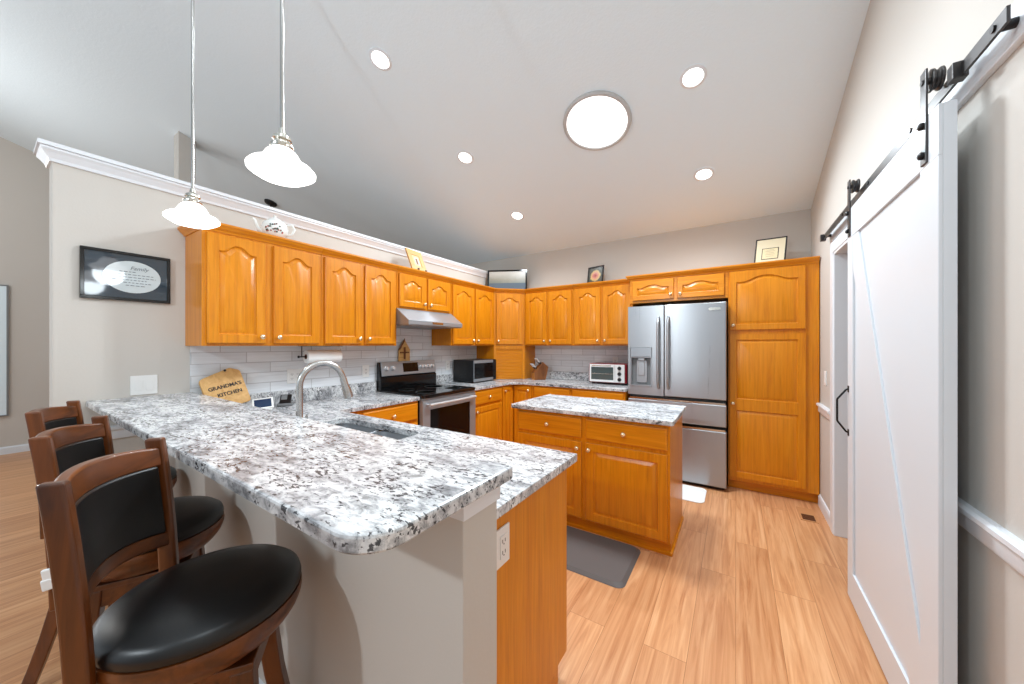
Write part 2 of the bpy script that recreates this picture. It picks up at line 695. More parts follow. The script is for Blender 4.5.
def door(parent, x, z, w, h, arch=0.045, side=1, kz=None, mat='oak', fw=0.056):
    o = door_mesh(MB(), w, h, arch, fw=fw).build('door', M[mat], parent, smooth=28, loc=(x, -0.0005, z))
    if side:
        knob(o, side * (w / 2 - 0.028), h - 0.045 if kz == 'top' else 0.045 if kz is None else kz)
    return o


def drawer(parent, x, z, w, h, knobs=1):
    e = 0.009
    lp = []
    for ins, y in ((0, 0), (0, -0.012), (e * 0.3, -0.016), (e, -0.019), (e * 1.3, -0.019)):
        lp.append([(-w / 2 + ins, y, ins), (w / 2 - ins, y, ins), (w / 2 - ins, y, h - ins), (-w / 2 + ins, y, h - ins)])
    o = MB().loops(lp).build('drawer', M['oak_h'], parent, loc=(x, -0.0005, z))
    if knobs:
        knob(o, 0, h / 2, -0.019)
    return o


CROWN = [(0, 0), (0.006, 0.0), (0.010, 0.010), (0.024, 0.022), (0.034, 0.036), (0.038, 0.040), (0.038, 0.052), (0, 0.052)]
UZ0, UZ1 = 1.372, 2.13


def crown_part(parent, path, h):
    MB().sweep([(o, z + h - 0.045) for o, z in CROWN], path).build('crown', M['oak_h'], parent)


def upper(name, label, loc, rotz, w, h, doors, depth=0.303, arch=0.045, path=None, side_rail=0.022, z0=UZ0, gap=0.032):
    """wall cabinet; origin at front left bottom; x runs along the front, +y goes back into the wall"""
    c = thing(name, label, 'cabinet', (loc[0], loc[1], z0), rotz)
    MB().box(0.0004, w - 0.0004, 0, depth, 0, h - 0.001).build('body', M['oak'], c, bevel=0.0015)
    n = len(doors)
    g0 = side_rail
    dw = (w - 2 * g0 - gap * (n - 1)) / n
    for i, sd in enumerate(doors):
        door(c, g0 + dw / 2 + i * (dw + gap), 0.016, dw, h - 0.075, arch, sd)
    crown_part(c, path or [(0.0, 0), (w, 0)], h)
    return c


ROTL = R(90)                                   # fronts of the left wall's cabinets look along +X
UF = XL + 0.305                                # plane of their fronts
UH = UZ1 - UZ0
upper('wall_cabinet', 'honey oak two-door wall cabinet at the open end, nearest the hanging picture', (UF, 0.748), ROTL, 0.722, UH, (1, -1), path=[(0, 0.303), (0, 0), (0.722, 0)], gap=0.048)
upper('wall_cabinet', 'honey oak two-door wall cabinet right above the paper towel roll', (UF, 1.472), ROTL, 0.714, UH, (1, -1), gap=0.036)
upper('wall_cabinet', 'short honey oak two-door cabinet directly above the range hood', (UF, 2.188), ROTL, 0.748, UZ1 - 1.735, (1, -1), arch=0.038, z0=1.735)
upper('wall_cabinet', 'honey oak two-door wall cabinet right of the range hood, above the microwave', (UF, 2.938), ROTL, 0.836, UH, (1, -1))
YU = YW - 0.305
# diagonal corner cabinet
CA, CB = Vector((UF, 3.776)), Vector((XL + 0.61, YU))
cl = (CB - CA).length
cc = thing('corner_cabinet', 'diagonal honey oak corner wall cabinet with a single door', 'cabinet', (CA.x, CA.y, UZ0), 0)
M45 = Matrix.Rotation(R(45), 2)


def diag(pts):
    return [tuple(M45 @ Vector(p)) for p in pts]


MB().prism(diag([(0.002, 0.001), (cl - 0.002, 0.001), (cl + 0.212, 0.214), (cl / 2, cl / 2 + 0.42), (-0.212, 0.214)]), 0, UH - 0.001).build('body', M['oak'], cc)
dd = door(cc, 0, 0.016, cl - 0.06, UH - 0.075, 0.045, -1)
dd.location = (cl / 2 * math.cos(R(45)), cl / 2 * math.sin(R(45)), 0.016)
dd.rotation_euler = (0, 0, R(45))
crown_part(cc, diag([(0.0, 0), (cl, 0)]), UH)
ga = thing('appliance_garage', 'oak tambour-front appliance garage on the counter in the corner', 'cabinet', (CA.x, CA.y, 0.9155), R(45))
gh = UZ0 - 0.916 - 0.001
gb = MB()
gb.prism([(0.002, 0.001), (0.035, 0.001), (0.035, 0.03), (-0.19, 0.236), (-0.212, 0.214)], 0, gh)
gb.prism([(cl - 0.035, 0.001), (cl - 0.002, 0.001), (cl + 0.212, 0.214), (cl + 0.19, 0.236), (cl - 0.035, 0.03)], 0, gh)
gb.box(0.035, cl - 0.035, 0.001, 0.03, gh - 0.045, gh)
gb.build('body', M['oak'], ga)
tb = MB()
ns = 20
for i in range(ns):
    z0 = 0.002 + i * (gh - 0.047) / ns
    z1 = 0.002 + (i + 1) * (gh - 0.047) / ns
    ym = 0.009
    tb.loops([[(x, 0.016, z0), (x, ym + 0.003, z0 + 0.001), (x, ym, z0 + 0.004), (x, ym, z1 - 0.004), (x, ym + 0.003, z1 - 0.001), (x, 0.016, z1)] for x in (0.036, cl - 0.036)])
tb.build('tambour_door', M['oak_h'], ga)

upper('wall_cabinet', 'honey oak two-door wall cabinet on the back wall beside the corner, above the knife block', (XL + 0.612, YU), 0, 0.710, UH, (1, -1))
upper('wall_cabinet', 'honey oak two-door wall cabinet on the back wall above the toaster oven', (XL + 1.324, YU), 0, 0.720, UH, (1, -1))
# over the fridge and the pantry
PF = 3.935
FX0, FX1, PX1 = -0.984, -0.062, 0.604
fc = thing('fridge_cabinet', 'short wide honey oak two-door cabinet over the refrigerator', 'cabinet', (FX0, PF, 1.835), 0)
fh = UZ1 - 1.835
MB().box(0.0005, FX1 - FX0 - 0.0005, 0, YW - PF - 0.002, 0, fh - 0.001).build('body', M['oak_h'], fc, bevel=0.0015)
dw = (FX1 - FX0 - 0.044 - 0.05) / 2
door(fc, 0.03 + dw / 2, 0.025, dw, fh - 0.085, 0.03, 1, mat='oak_h', fw=0.048)
door(fc, FX1 - FX0 - 0.03 - dw / 2, 0.025, dw, fh - 0.085, 0.03, -1, mat='oak_h', fw=0.048)
crown_part(fc, [(0, 0.14), (0, 0), (FX1 - FX0, 0)], fh)
pc = thing('pantry_cabinet', 'tall honey oak pantry cabinet beside the refrigerator', 'cabinet', (FX1, PF, 0), 0)
pw = PX1 - FX1
MB().box(0.0005, pw, 0, YW - PF - 0.002, 0.09, UZ1 - 0.001).build('body', M['oak'], pc, bevel=0.0015)
MB().box(0.001, pw - 0.001, 0.055, YW - PF - 0.002, 0.0005, 0.09).build('toe_kick', M['oak_h'], pc)
dx, dwid = 0.014 + 0.280, 0.560
door(pc, dx, 1.520, dwid, 0.555, 0.050, -1, fw=0.052)
md = MB()
door_mesh(md, dwid, 0.665, 0, z=0.690, soft=False, fw=0.052)
door_mesh(md, dwid, 0.690, 0, z=0.0, soft=False, fw=0.052)
ld = md.build('door', M['oak'], pc, smooth=28, loc=(dx, -0.0005, 0.125))
knob(ld, -dwid / 2 + 0.026, 0.70)
crown_part(pc, [(0, 0), (pw - 0.002, 0)], UZ1)

# ------------------------------------------------------------------ base cabinets
CZ = 0.914                                      # counter height
BH = CZ - 0.034


def base(name, label, loc, rotz, w, units, depth=0.60, cat='cabinet', kick=0.075, kh=0.10, height=BH):
    """units: list of (width, 'DD' drawer over door / 'D' door only / 'W' drawer only, knob side)"""
    c = thing(name, label, cat, (loc[0], loc[1], 0), rotz)
    MB().box(0.0005, w - 0.0005, 0, depth, kh, height - 0.0005).build('body', M['oak'], c, bevel=0.0015)
    MB().box(0.002, w - 0.002, kick, depth - 0.001, 0.0005, kh).build('toe_kick', M['oak_h'], c)
    x = 0.0
    for uw, kind, sd in units:
        m = 0.016
        top = height - 0.022
        if kind == 'DD':
            drawer(c, x + uw / 2, top - 0.145, uw - 2 * m, 0.145)
            door(c, x + uw / 2, kh + 0.02, uw - 2 * m, top - 0.145 - 0.028 - kh - 0.02, 0.0, sd, 'top', fw=min(0.056, uw * 0.16))
        elif kind == 'D':
            door(c, x + uw / 2, kh + 0.02, uw - 2 * m, top - kh - 0.02, 0.0, sd, 'top', fw=min(0.05, uw * 0.22))
        x += uw
    return c


BF = XL + 0.622                                 # plane of the left run's base fronts
base('base_cabinet', 'honey oak base cabinet left of the range with drawer over door', (BF, 1.395), ROTL, 0.773, [(0.20, 'DD', 0), (0.573, 'DD', -1)], depth=0.612)
base('base_cabinet', 'honey oak base cabinet right of the range with drawer over door', (BF, 2.936), ROTL, 0.56, [(0.56, 'DD', -1)], depth=0.612)
YB = YW - 0.622
# corner base cabinet with a two-leaf folding door
kc = thing('corner_base_cabinet', 'oak corner base cabinet with folding two-leaf door below the garage', 'cabinet', (BF, YB, 0), 0)
poly = [(0.0, -0.26), (0.0, 0.0), (0.30, 0.0), (0.30, 0.612), (-0.612, 0.612), (-0.612, -0.26)]
MB().prism(poly, 0.10, BH - 0.0005).build('body', M['oak'], kc)
MB().prism([(-0.075, -0.26), (-0.075, 0.075), (0.30, 0.075), (0.30, 0.61), (-0.61, 0.61), (-0.61, -0.26)], 0.0005, 0.10).build('toe_kick', M['oak_h'], kc)
dh = BH - 0.022 - 0.12
o = door_mesh(MB(), 0.225, dh, 0, fw=0.045).build('door', M['oak'], kc, smooth=28, loc=(0.0005, -0.137, 0.12), rot=(0, 0, R(90)))
knob(o, -0.085, dh - 0.045)
o = door_mesh(MB(), 0.245, dh, 0, fw=0.045).build('door', M['oak'], kc, smooth=28, loc=(0.148, -0.0005, 0.12))
knob(o, 0.095, dh - 0.045)
base('base_cabinet', 'honey oak base cabinet under the back counter, closest to the corner', (BF + 0.302, YB), 0, 0.50, [(0.50, 'DD', 1)], depth=0.612)
base('base_cabinet', 'honey oak base cabinet under the toaster oven, next to the refrigerator', (BF + 0.804, YB), 0, 0.615, [(0.615, 'DD', -1)], depth=0.612)
# peninsula base: fronts look to +Y, the panel end looks to +X
pb = thing('peninsula_cabinet', 'oak peninsula base cabinet with plain wood end panel', 'cabinet', (-0.605, 1.355, 0), R(180))
pwid = 1.80
bod = MB()
bod.box(0.0005, 0.10, 0, 0.625, 0.10, BH - 0.0005).box(0.0005, pwid, 0.0, 0.025, 0.10, BH - 0.0005).box(0.0005, pwid, 0.60, 0.625, 0.10, BH - 0.0005).box(pwid - 0.02, pwid, 0.0, 0.625, 0.10, BH - 0.0005).box(0.0005, pwid, 0.0, 0.625, 0.10, 0.13)
bod.build('body', M['oak'], pb, bevel=0.0015)
MB().box(-0.004, 0.0, -0.004, 0.626, 0.085, BH - 0.001).build('end_panel', M['oak'], pb, bevel=0.0015)
MB().box(0.002, pwid, 0.07, 0.624, 0.0005, 0.10).build('toe_kick', M['oak_h'], pb)
for i, sd in ((0, 1), (1, -1)):
    door(pb, 0.30 + 0.47 * i, 0.12, 0.44, BH - 0.30, 0, sd, 'top')
    drawer(pb, 0.30 + 0.47 * i, BH - 0.167, 0.44, 0.145)

# island
IX0, IX1, IY0, IY1, IZ = -1.555, -0.330, 2.390, 3.070, 0.894
isl = base('kitchen_island', 'freestanding honey oak island cabinet with two drawers over two doors', (IX0 + 0.035, IY0 + 0.045), 0, IX1 - IX0 - 0.060,
           [(0.582, 'DD', 1), (0.583, 'DD', -1)], depth=IY1 - IY0 - 0.07, kick=0.034, kh=0.085, height=IZ - 0.034)
MB().sweep([(0, 0.0006), (0.012, 0.0006), (0.012, 0.018), (0, 0.024)], [(0.0, 0.035), (IX1 - IX0 - 0.062, 0.035), (IX1 - IX0 - 0.062, IY1 - IY0 - 0.072)]).build('shoe_moulding', M['oak_h'], isl)


def slab(mb, poly, z1, t=0.032, r=0.004):
    """stone slab with eased edges from a CCW polygon"""
    def inset(d):
        out = []
        n = len(poly)
        for i in range(n):
            p0, p, p1 = Vector(poly[i - 1]), Vector(poly[i]), Vector(poly[(i + 1) % n])
            a = (p - p0).normalized()
            b = (p1 - p).normalized()
            na, nb = Vector((-a.y, a.x)), Vector((-b.y, b.x))
            m = (na + nb) / max(0.3, 1 + na.dot(nb))
            q = p + m * d
            out.append((q.x, q.y))
        return out
    mb.loops([[(x, y, z) for x, y in inset(d)] for d, z in ((r, z1 - t), (0, z1 - t + r), (0, z1 - r), (r * 0.3, z1 - r * 0.3), (r, z1))])
    return mb


def rounded(poly, radii, n=8):
    out = []
    k = len(poly)
    for i in range(k):
        p = Vector(poly[i])
        r = radii[i]
        if r <= 0:
            out.append(tuple(p))
            continue
        a = (Vector(poly[i - 1]) - p).normalized()
        b = (Vector(poly[(i + 1) % k]) - p).normalized()
        half = math.acos(max(-1, min(1, a.dot(b)))) / 2
        tl = r / math.tan(half)
        c = p + (a + b).normalized() * (r / math.sin(half))
        v0 = p + a * tl - c
        v1 = p + b * tl - c
        ang = v0.angle(v1)
        sgn = 1 if (v0.x * v1.y - v0.y * v1.x) > 0 else -1
        for j in range(n + 1):
            th = sgn * ang * j / n
            out.append((c.x + v0.x * math.cos(th) - v0.y * math.sin(th), c.y + v0.x * math.sin(th) + v0.y * math.cos(th)))
    return out


tag(slab(MB(), rounded([(IX0, IY0), (IX1, IY0), (IX1, IY1), (IX0, IY1)], [0.012] * 4, 4), IZ).build('island_worktop', M['granite']),
    'white speckled granite worktop on the island', 'worktop')
# raised bar
tag(slab(MB(), rounded([(XL + 0.001, 0.335), (-0.478, 0.322), (-0.478, 0.752), (XL + 0.001, 0.788)], [0, 0.085, 0.012, 0], 10), 1.067, 0.035, 0.006).build('bar_worktop', M['granite']),
    'raised white speckled granite bar top with rounded corner in front of the stools', 'worktop')

# main worktop: peninsula and left run up to the range, with sink cut-out
SX0, SX1, SY0, SY1 = -2.10, -1.39, 0.86, 1.285
wt = thing('kitchen_worktop', 'lower white speckled granite worktop around the sink', 'worktop', (XL, 0.73, CZ - 0.033), 0)
mb = MB()
outer = [(0.009, 0.0), (2.462, 0.0), (2.462, 0.665), (0.648 + 0.02, 0.665), (0.648, 0.685), (0.648, 1.437), (0.009, 1.437)]
hole = rounded([(SX0 - XL, SY0 - 0.73), (SX1 - XL, SY0 - 0.73), (SX1 - XL, SY1 - 0.73), (SX0 - XL, SY1 - 0.73)], [0.06] * 4, 6)
T0, T1 = 0.0, 0.033
bm = mb.bm


def ring(pts, z):
    return [bm.verts.new((x, y, z)) for x, y in pts]


def edges(vs):
    return [bm.edges.new((vs[i], vs[(i + 1) % len(vs)])) for i in range(len(vs))]


rings = {}
for z in (T0, T1):
    a, b = ring(outer, z), ring(hole, z)
    bmesh.ops.triangle_fill(bm, use_beauty=True, use_dissolve=False, edges=edges(a) + edges(b))
    rings[z] = (a, b)
for k in (0, 1):
    lo, hi = rings[T0][k], rings[T1][k]
    for i in range(len(lo)):
        j = (i + 1) % len(lo)
        bm.faces.new((lo[i], lo[j], hi[j], hi[i]))
mb.build('slab', M['granite'], wt, bevel=0.003)
MB().box(0.009, 0.030, 0.03, 1.437, 0.0335, 0.135).build('upstand', M['granite'], wt, bevel=0.002)

# corner worktop: right of the range and along the back wall
w2 = thing('corner_worktop', 'white speckled granite worktop wrapping the back corner to the refrigerator', 'worktop', (XL, 2.934, CZ - 0.033), 0)
yb, yf = YW - 0.009 - 2.934, YW - 0.648 - 2.934
poly = rounded([(0.009, 0.0), (0.648, 0.0), (0.648, yf), (2.055, yf), (2.055, yb), (0.009, yb)], [0, 0, 0.16, 0, 0, 0], 8)
slab(MB(), poly, 0.033, 0.033, 0.003).build('slab', M['granite'], w2)
MB().box(0.009, 0.030, 0.0, 0.62, 0.0335, 0.135).build('upstand', M['granite'], w2, bevel=0.002)
MB().box(0.85, 2.055, yb - 0.021, yb, 0.0335, 0.135).build('upstand', M['granite'], w2, bevel=0.002)

# sink
sk = thing('kitchen_sink', 'stainless steel undermount sink set in the lower worktop', 'sink', ((SX0 + SX1) / 2, (SY0 + SY1) / 2, 0), 0)
hw, hd = (SX1 - SX0) / 2 + 0.006, (SY1 - SY0) / 2 + 0.006
sb = MB()
half = -0.01


def bowl(x0, x1):
    lps = []
    for ins, z in ((-0.012, 0.878), (0.0, 0.878), (0.0, 0.72), (0.012, 0.695), (0.03, 0.69)):
        lps.append([(x, y, z) for x, y in rounded([(x0 + ins, -hd + ins), (x1 - ins, -hd + ins), (x1 - ins, hd - ins), (x0 + ins, hd - ins)], [0.055] * 4, 5)])
    sb.loops(lps, True, False, True)


bowl(-hw, half)
bowl(half + 0.028, hw)
so = sb.build('basin', M['steel_h'], sk, smooth=40)
sl = so.modifiers.new('shell', 'SOLIDIFY')
sl.thickness = 0.002
sl.offset = -1
for dx_ in (-hw / 2, hw / 2):
    MB().lathe([(0.04, 0.6915), (0.04, 0.694), (0.02, 0.6945), (0.0, 0.6935)], 20).build('drain', M['nickel'], sk, smooth=40, loc=(dx_, 0, 0))

# faucet
fa = thing('faucet', 'tall brushed nickel gooseneck faucet behind the bar edge', 'faucet', (-1.695, 0.815, CZ + 0.0005), R(-3))
MB().lathe([(0.029, 0), (0.029, 0.006), (0.024, 0.012), (0.0205, 0.03), (0.0205, 0.10), (0.016, 0.115)], 24).build('base', M['faucet'], fa, smooth=40)
pts = [(0, 0, 0.10 + 0.0155 * i) for i in range(11)]
RA = 0.104
for i in range(0, 33):
    a = PI - (PI * 0.92) * i / 32
    pts.append((0, RA + RA * math.cos(a), 0.270 + RA * math.sin(a)))
MB().tube(pts, 0.0145, 16).build('neck', M['faucet'], fa, smooth=60)
e0 = Vector(pts[-1])
dirn = (Vector(pts[-1]) - Vector(pts[-2])).normalized()
q = dirn.to_track_quat('Z', 'Y').to_matrix().to_4x4()
MB().lathe([(0.0150, 0), (0.0165, 0.006), (0.0165, 0.035), (0.0195, 0.06), (0.0230, 0.098), (0.0220, 0.108), (0.016, 0.109)], 20, Matrix.Translation(e0) @ q).build('spray_head', M['faucet'], fa, smooth=40)
MB().cyl((0.02, 0, 0.065), (0.055, 0, 0.068), 0.013).tube([(0.05, 0, 0.068), (0.075, -0.005, 0.09), (0.098, -0.012, 0.150)], [0.007, 0.006, 0.005], 10).build('handle', M['faucet'], fa, smooth=50)

# ------------------------------------------------------------------ refrigerator
fr = thing('refrigerator', 'stainless steel four-door refrigerator with water dispenser', 'refrigerator', (-0.97, 3.80, 0), 0)
FW = 0.898
MB().box(0.004, FW - 0.004, 0.072, 0.56, 0.025, 1.782).box(0.02, FW - 0.02, 0.05, 0.30, 0.0005, 0.03).build('cabinet_body', M['black_plastic'], fr)
SPL = 0.356
DZ0 = 0.858


def plate(mb, x0, x1, z0, z1, th=0.065, r=0.008):
    mb.loops([[(x0 + i, y, z0 + i), (x1 - i, y, z0 + i), (x1 - i, y, z1 - i), (x0 + i, y, z1 - i)] for i, y in ((0, th), (0, r), (r * 0.3, r * 0.3), (r, 0))])
    return mb


# left door has a real recess for the dispenser
DX0, DX1, DZa, DZb = 0.022, 0.242, 0.945, 1.355
mb = MB()
x0, x1, z0, z1 = 0.0, SPL - 0.003, DZ0, 1.785
mb.box(x0, DX0, 0.0, 0.065, z0, z1).box(DX1, x1, 0.0, 0.065, z0, z1).box(DX0, DX1, 0.0, 0.065, z0, DZa).box(DX0, DX1, 0.0, 0.065, DZb, z1).box(DX0, DX1, 0.055, 0.065, DZa, DZb)
ldo = mb.build('door', M['steel'], fr)
disp = MB().box(DX0 + 0.004, DX1 - 0.004, -0.003, 0.05, 1.245, DZb - 0.003).build('control_panel', M['steel_h'], ldo, bevel=0.003)
MB().box(DX0 + 0.02, DX1 - 0.02, -0.0042, -0.003, 1.255, 1.262).build('display', M['grey_plastic'], disp)
MB().box(DX0 + 0.003, DX0 + 0.012, -0.003, 0.054, DZa + 0.003, 1.244).box(DX1 - 0.012, DX1 - 0.003, -0.003, 0.054, DZa + 0.003, 1.244).box(DX0 + 0.003, DX1 - 0.003, -0.006, 0.054, DZa + 0.003, DZa + 0.016).build('dispenser_frame', M['steel'], ldo)
MB().box(DX0 + 0.012, DX1 - 0.012, 0.045, 0.054, DZa + 0.016, 1.244).build('dispenser_back', M['grey_plastic'], ldo)
MB().box(0.080, 0.186, 0.030, 0.044, 0.985, 1.215).box(0.10, 0.166, 0.018, 0.030, 1.06, 1.20).box(0.10, 0.166, 0.006, 0.044, 1.215, 1.243).build('paddle', M['steel'], ldo, bevel=0.004)
rdo = plate(MB(), SPL + 0.003, FW, DZ0, 1.785).build('door', M['steel'], fr)
MB().box(FW - 0.145, FW - 0.045, -0.0025, 0, 1.71, 1.735).build('badge', M['nickel'], rdo)
for dp, hx in ((ldo, SPL - 0.050), (rdo, SPL + 0.043)):
    pts = [(hx, 0.001, 1.66), (hx, -0.03, 1.645), (hx, -0.05, 1.60)] + [(hx, -0.05 - 0.012 * math.sin(PI * k / 10), 1.60 - 0.058 * k) for k in range(1, 10)] + [(hx, -0.05, 1.02), (hx, -0.05, 1.00), (hx, -0.03, 0.955), (hx, 0.001, 0.94)]
    MB().tube(pts, 0.0125, 12).build('handle', M['steel'], dp, smooth=60)
for z0, z1 in ((0.605, 0.812), (0.035, 0.560)):
    dr = plate(MB(), 0.0, FW, z0, z1).build('freezer_drawer', M['steel'], fr)
    MB().box(0.01, FW - 0.01, 0.006, 0.06, z1 + 0.001, z1 + 0.018).box(FW * 0.32, FW * 0.68, -0.003, 0.02, z1 + 0.001, z1 + 0.008).build('pull_channel', M['nickel'], dr)

# ------------------------------------------------------------------ range
rg = thing('kitchen_range', 'stainless and black electric range with glass cooktop', 'range', (-2.368, 2.174, 0), ROTL)
RW = 0.756
MB().box(0.001, RW - 0.001, 0.03, 0.645, 0.04, 0.895).box(0.03, RW - 0.03, 0.08, 0.62, 0.0005, 0.04).build('body', M['black_plastic'], rg)
ct = MB()
ct.loops([[(a, b, z) for a, b in rounded([(0.0 + i, -0.022 + i), (RW - i, -0.022 + i), (RW - i, 0.60 - i * 0), (i, 0.60)], [0.03, 0.03, 0.004, 0.004], 5)] for i, z in ((0.006, 0.893), (0, 0.899), (0, 0.921), (0.004, 0.926))])
cto = ct.build('cooktop', M['black'], rg)
for x, y, r in ((0.19, 0.14, 0.10), (0.56, 0.14, 0.085), (0.19, 0.42, 0.075), (0.56, 0.42, 0.10)):
    MB().lathe([(r, 0.9262), (r, 0.9266), (r - 0.003, 0.9266), (r - 0.003, 0.9262)], 32, Matrix.Translation((x, y, 0)), True, True).build('burner_ring', M['grey_plastic'], cto)
od = MB()
od.box(0.004, RW - 0.004, -0.012, 0.03, 0.785, 0.870).box(0.004, 0.095, -0.012, 0.03, 0.255, 0.785).box(RW - 0.095, RW - 0.004, -0.012, 0.03, 0.255, 0.785).box(0.095, RW - 0.095, -0.012, 0.03, 0.255, 0.315)
odo = od.build('oven_door', M['steel_h'], rg)
MB().box(0.095, RW - 0.095, -0.006, 0.02, 0.315, 0.785).build('window', M['glass_dark'], odo)
MB().tube([(0.05, -0.055, 0.835), (RW / 2, -0.062, 0.835), (RW - 0.05, -0.055, 0.835)], 0.013, 12).cyl((0.06, -0.012, 0.835), (0.06, -0.056, 0.835), 0.010).cyl((RW - 0.06, -0.012, 0.835), (RW - 0.06, -0.056, 0.835), 0.010).build('handle', M['chrome'], odo, smooth=60)
MB().box(0.004, RW - 0.004, -0.010, 0.03, 0.06, 0.245).build('drawer', M['steel_h'], rg, bevel=0.003)
MB().box(0.004, RW - 0.004, 0.0, 0.03, 0.871, 0.893).build('vent_trim', M['steel_h'], rg)
# back guard, leaning back a little
bgm = MB()
bgm.prism([(0.575, 0.922), (0.640, 0.922), (0.640, 1.205), (0.615, 1.205), (0.590, 1.06), (0.575, 1.05)], 0.0, RW, 'x')
bg = bgm.build('back_guard', M['black'], rg, bevel=0.004)
# stainless control panel on the guard's sloping face
a = math.atan2(0.025, 0.145)
pm = Matrix.Translation((0, 0.588, 1.062)) @ Matrix.Rotation(-a, 4, 'X')
cp = MB().box(0.02, RW, -0.012, 0.012, 0.002, 0.147, pm).build('control_panel', M['steel_h'], rg, bevel=0.004)
MB().box(0.285, 0.49, -0.014, -0.012, 0.03, 0.125, pm).build('display', M['glass_dark'], cp)
for x in (0.075, 0.155, 0.535, 0.59, 0.645, 0.70):
    kb = MB().lathe([(0.024, 0), (0.022, 0.008), (0.018, 0.010), (0.017, 0.026), (0.0, 0.027)], 20, pm @ Matrix.Translation((x, -0.012, 0.076)) @ TO_FRONT)
    kb.build('control_knob', M['chrome'], cp, smooth=40)

# range hood
ho = thing('range_hood', 'slim stainless steel under-cabinet range hood', 'hood', (UF, 2.186, 1.573), ROTL)
HWD = 0.752
hm = MB()
hm.prism([(-0.175, 0.0), (0.29, 0.0), (0.29, 0.160), (-0.005, 0.160), (-0.165, 0.046), (-0.175, 0.040)], 0.0, HWD, 'x')
hm.build('hood_body', M['steel_h'], ho, bevel=0.003)
MB().box(0.01, HWD - 0.01, -0.165, 0.28, -0.008, 0.0).build('filter_panel', M['steel_h'], ho)
MB().box(0.30, 0.45, -0.1765, -0.175, 0.012, 0.034).build('switch_panel', M['nickel'], ho)

# ------------------------------------------------------------------ things on the counters
mw = thing('microwave', 'black countertop microwave beside the range', 'microwave', (-2.655, 3.270, CZ + 0.0005), ROTL)
MB().box(0, 0.46, 0.012, 0.335, 0.012, 0.280).box(0.04, 0.07, 0.05, 0.08, 0, 0.012).box(0.43, 0.46, 0.05, 0.08, 0, 0.012).box(0.04, 0.07, 0.27, 0.30, 0, 0.012).box(0.43, 0.46, 0.27, 0.30, 0, 0.012).build('case', M['black_plastic'], mw, bevel=0.005)
fo = MB().box(0.002, 0.39, -0.002, 0.012, 0.016, 0.276).build('door', M['steel_h'], mw, bevel=0.002)
MB().box(0.004, 0.389, -0.004, -0.002, 0.052, 0.240).build('window', M['glass_dark'], fo)
MB().box(0.392, 0.458, -0.002, 0.012, 0.016, 0.276).build('control_panel', M['black'], mw, bevel=0.002)
MB().box(-0.001, 0.0, 0.12, 0.24, 0.06, 0.064).box(-0.001, 0.0, 0.12, 0.24, 0.08, 0.084).box(-0.001, 0.0, 0.12, 0.24, 0.10, 0.104).build('side_vents', M['iron'], mw)

to = thing('toaster_oven', 'silver-fronted toaster oven with dark red sides by the refrigerator', 'toaster oven', (-1.492, 4.02, CZ + 0.0005), 0)
MB().box(-0.004, 0.452, 0.006, 0.30, 0.02, 0.245).build('case', M['red'], to, bevel=0.012)
for x in (0.03, 0.38):
    MB().box(x, x + 0.03, 0.03, 0.06, 0, 0.02).box(x, x + 0.03, 0.24, 0.27, 0, 0.02).build('foot', M['black_plastic'], to)
ff = MB().box(0.012, 0.315, 0.0, 0.012, 0.03, 0.055).box(0.012, 0.315, 0.0, 0.012, 0.205, 0.238).box(0.012, 0.03, 0.0, 0.012, 0.055, 0.205).box(0.297, 0.315, 0.0, 0.012, 0.055, 0.205).build('door', M['white_plastic'], to)
MB().box(0.03, 0.297, 0.004, 0.010, 0.055, 0.205).build('window', Mat('grey_green_glass', (74, 90, 90), 0.06, 0, 0.7).m, ff)
MB().cyl((0.032, 0.003, 0.125), (0.295, 0.003, 0.125), 0.0025).build('rack_rod', M['nickel'], ff)
MB().cyl((0.05, -0.022, 0.222), (0.277, -0.022, 0.222), 0.007).cyl((0.06, 0, 0.222), (0.06, -0.022, 0.222), 0.005).cyl((0.267, 0, 0.222), (0.267, -0.022, 0.222), 0.005).build('handle', M['nickel'], ff)
MB().box(0.31, 0.425, 0.0, 0.012, 0.03, 0.238).build('control_panel', M['white_plastic'], to)
for z in (0.065, 0.13, 0.195):
    MB().lathe([(0.022, 0), (0.019, 0.016), (0.0, 0.017)], 18, TO_FRONT).build('dial', M['black_plastic'], to, smooth=40, loc=(0.368, 0.0, z))

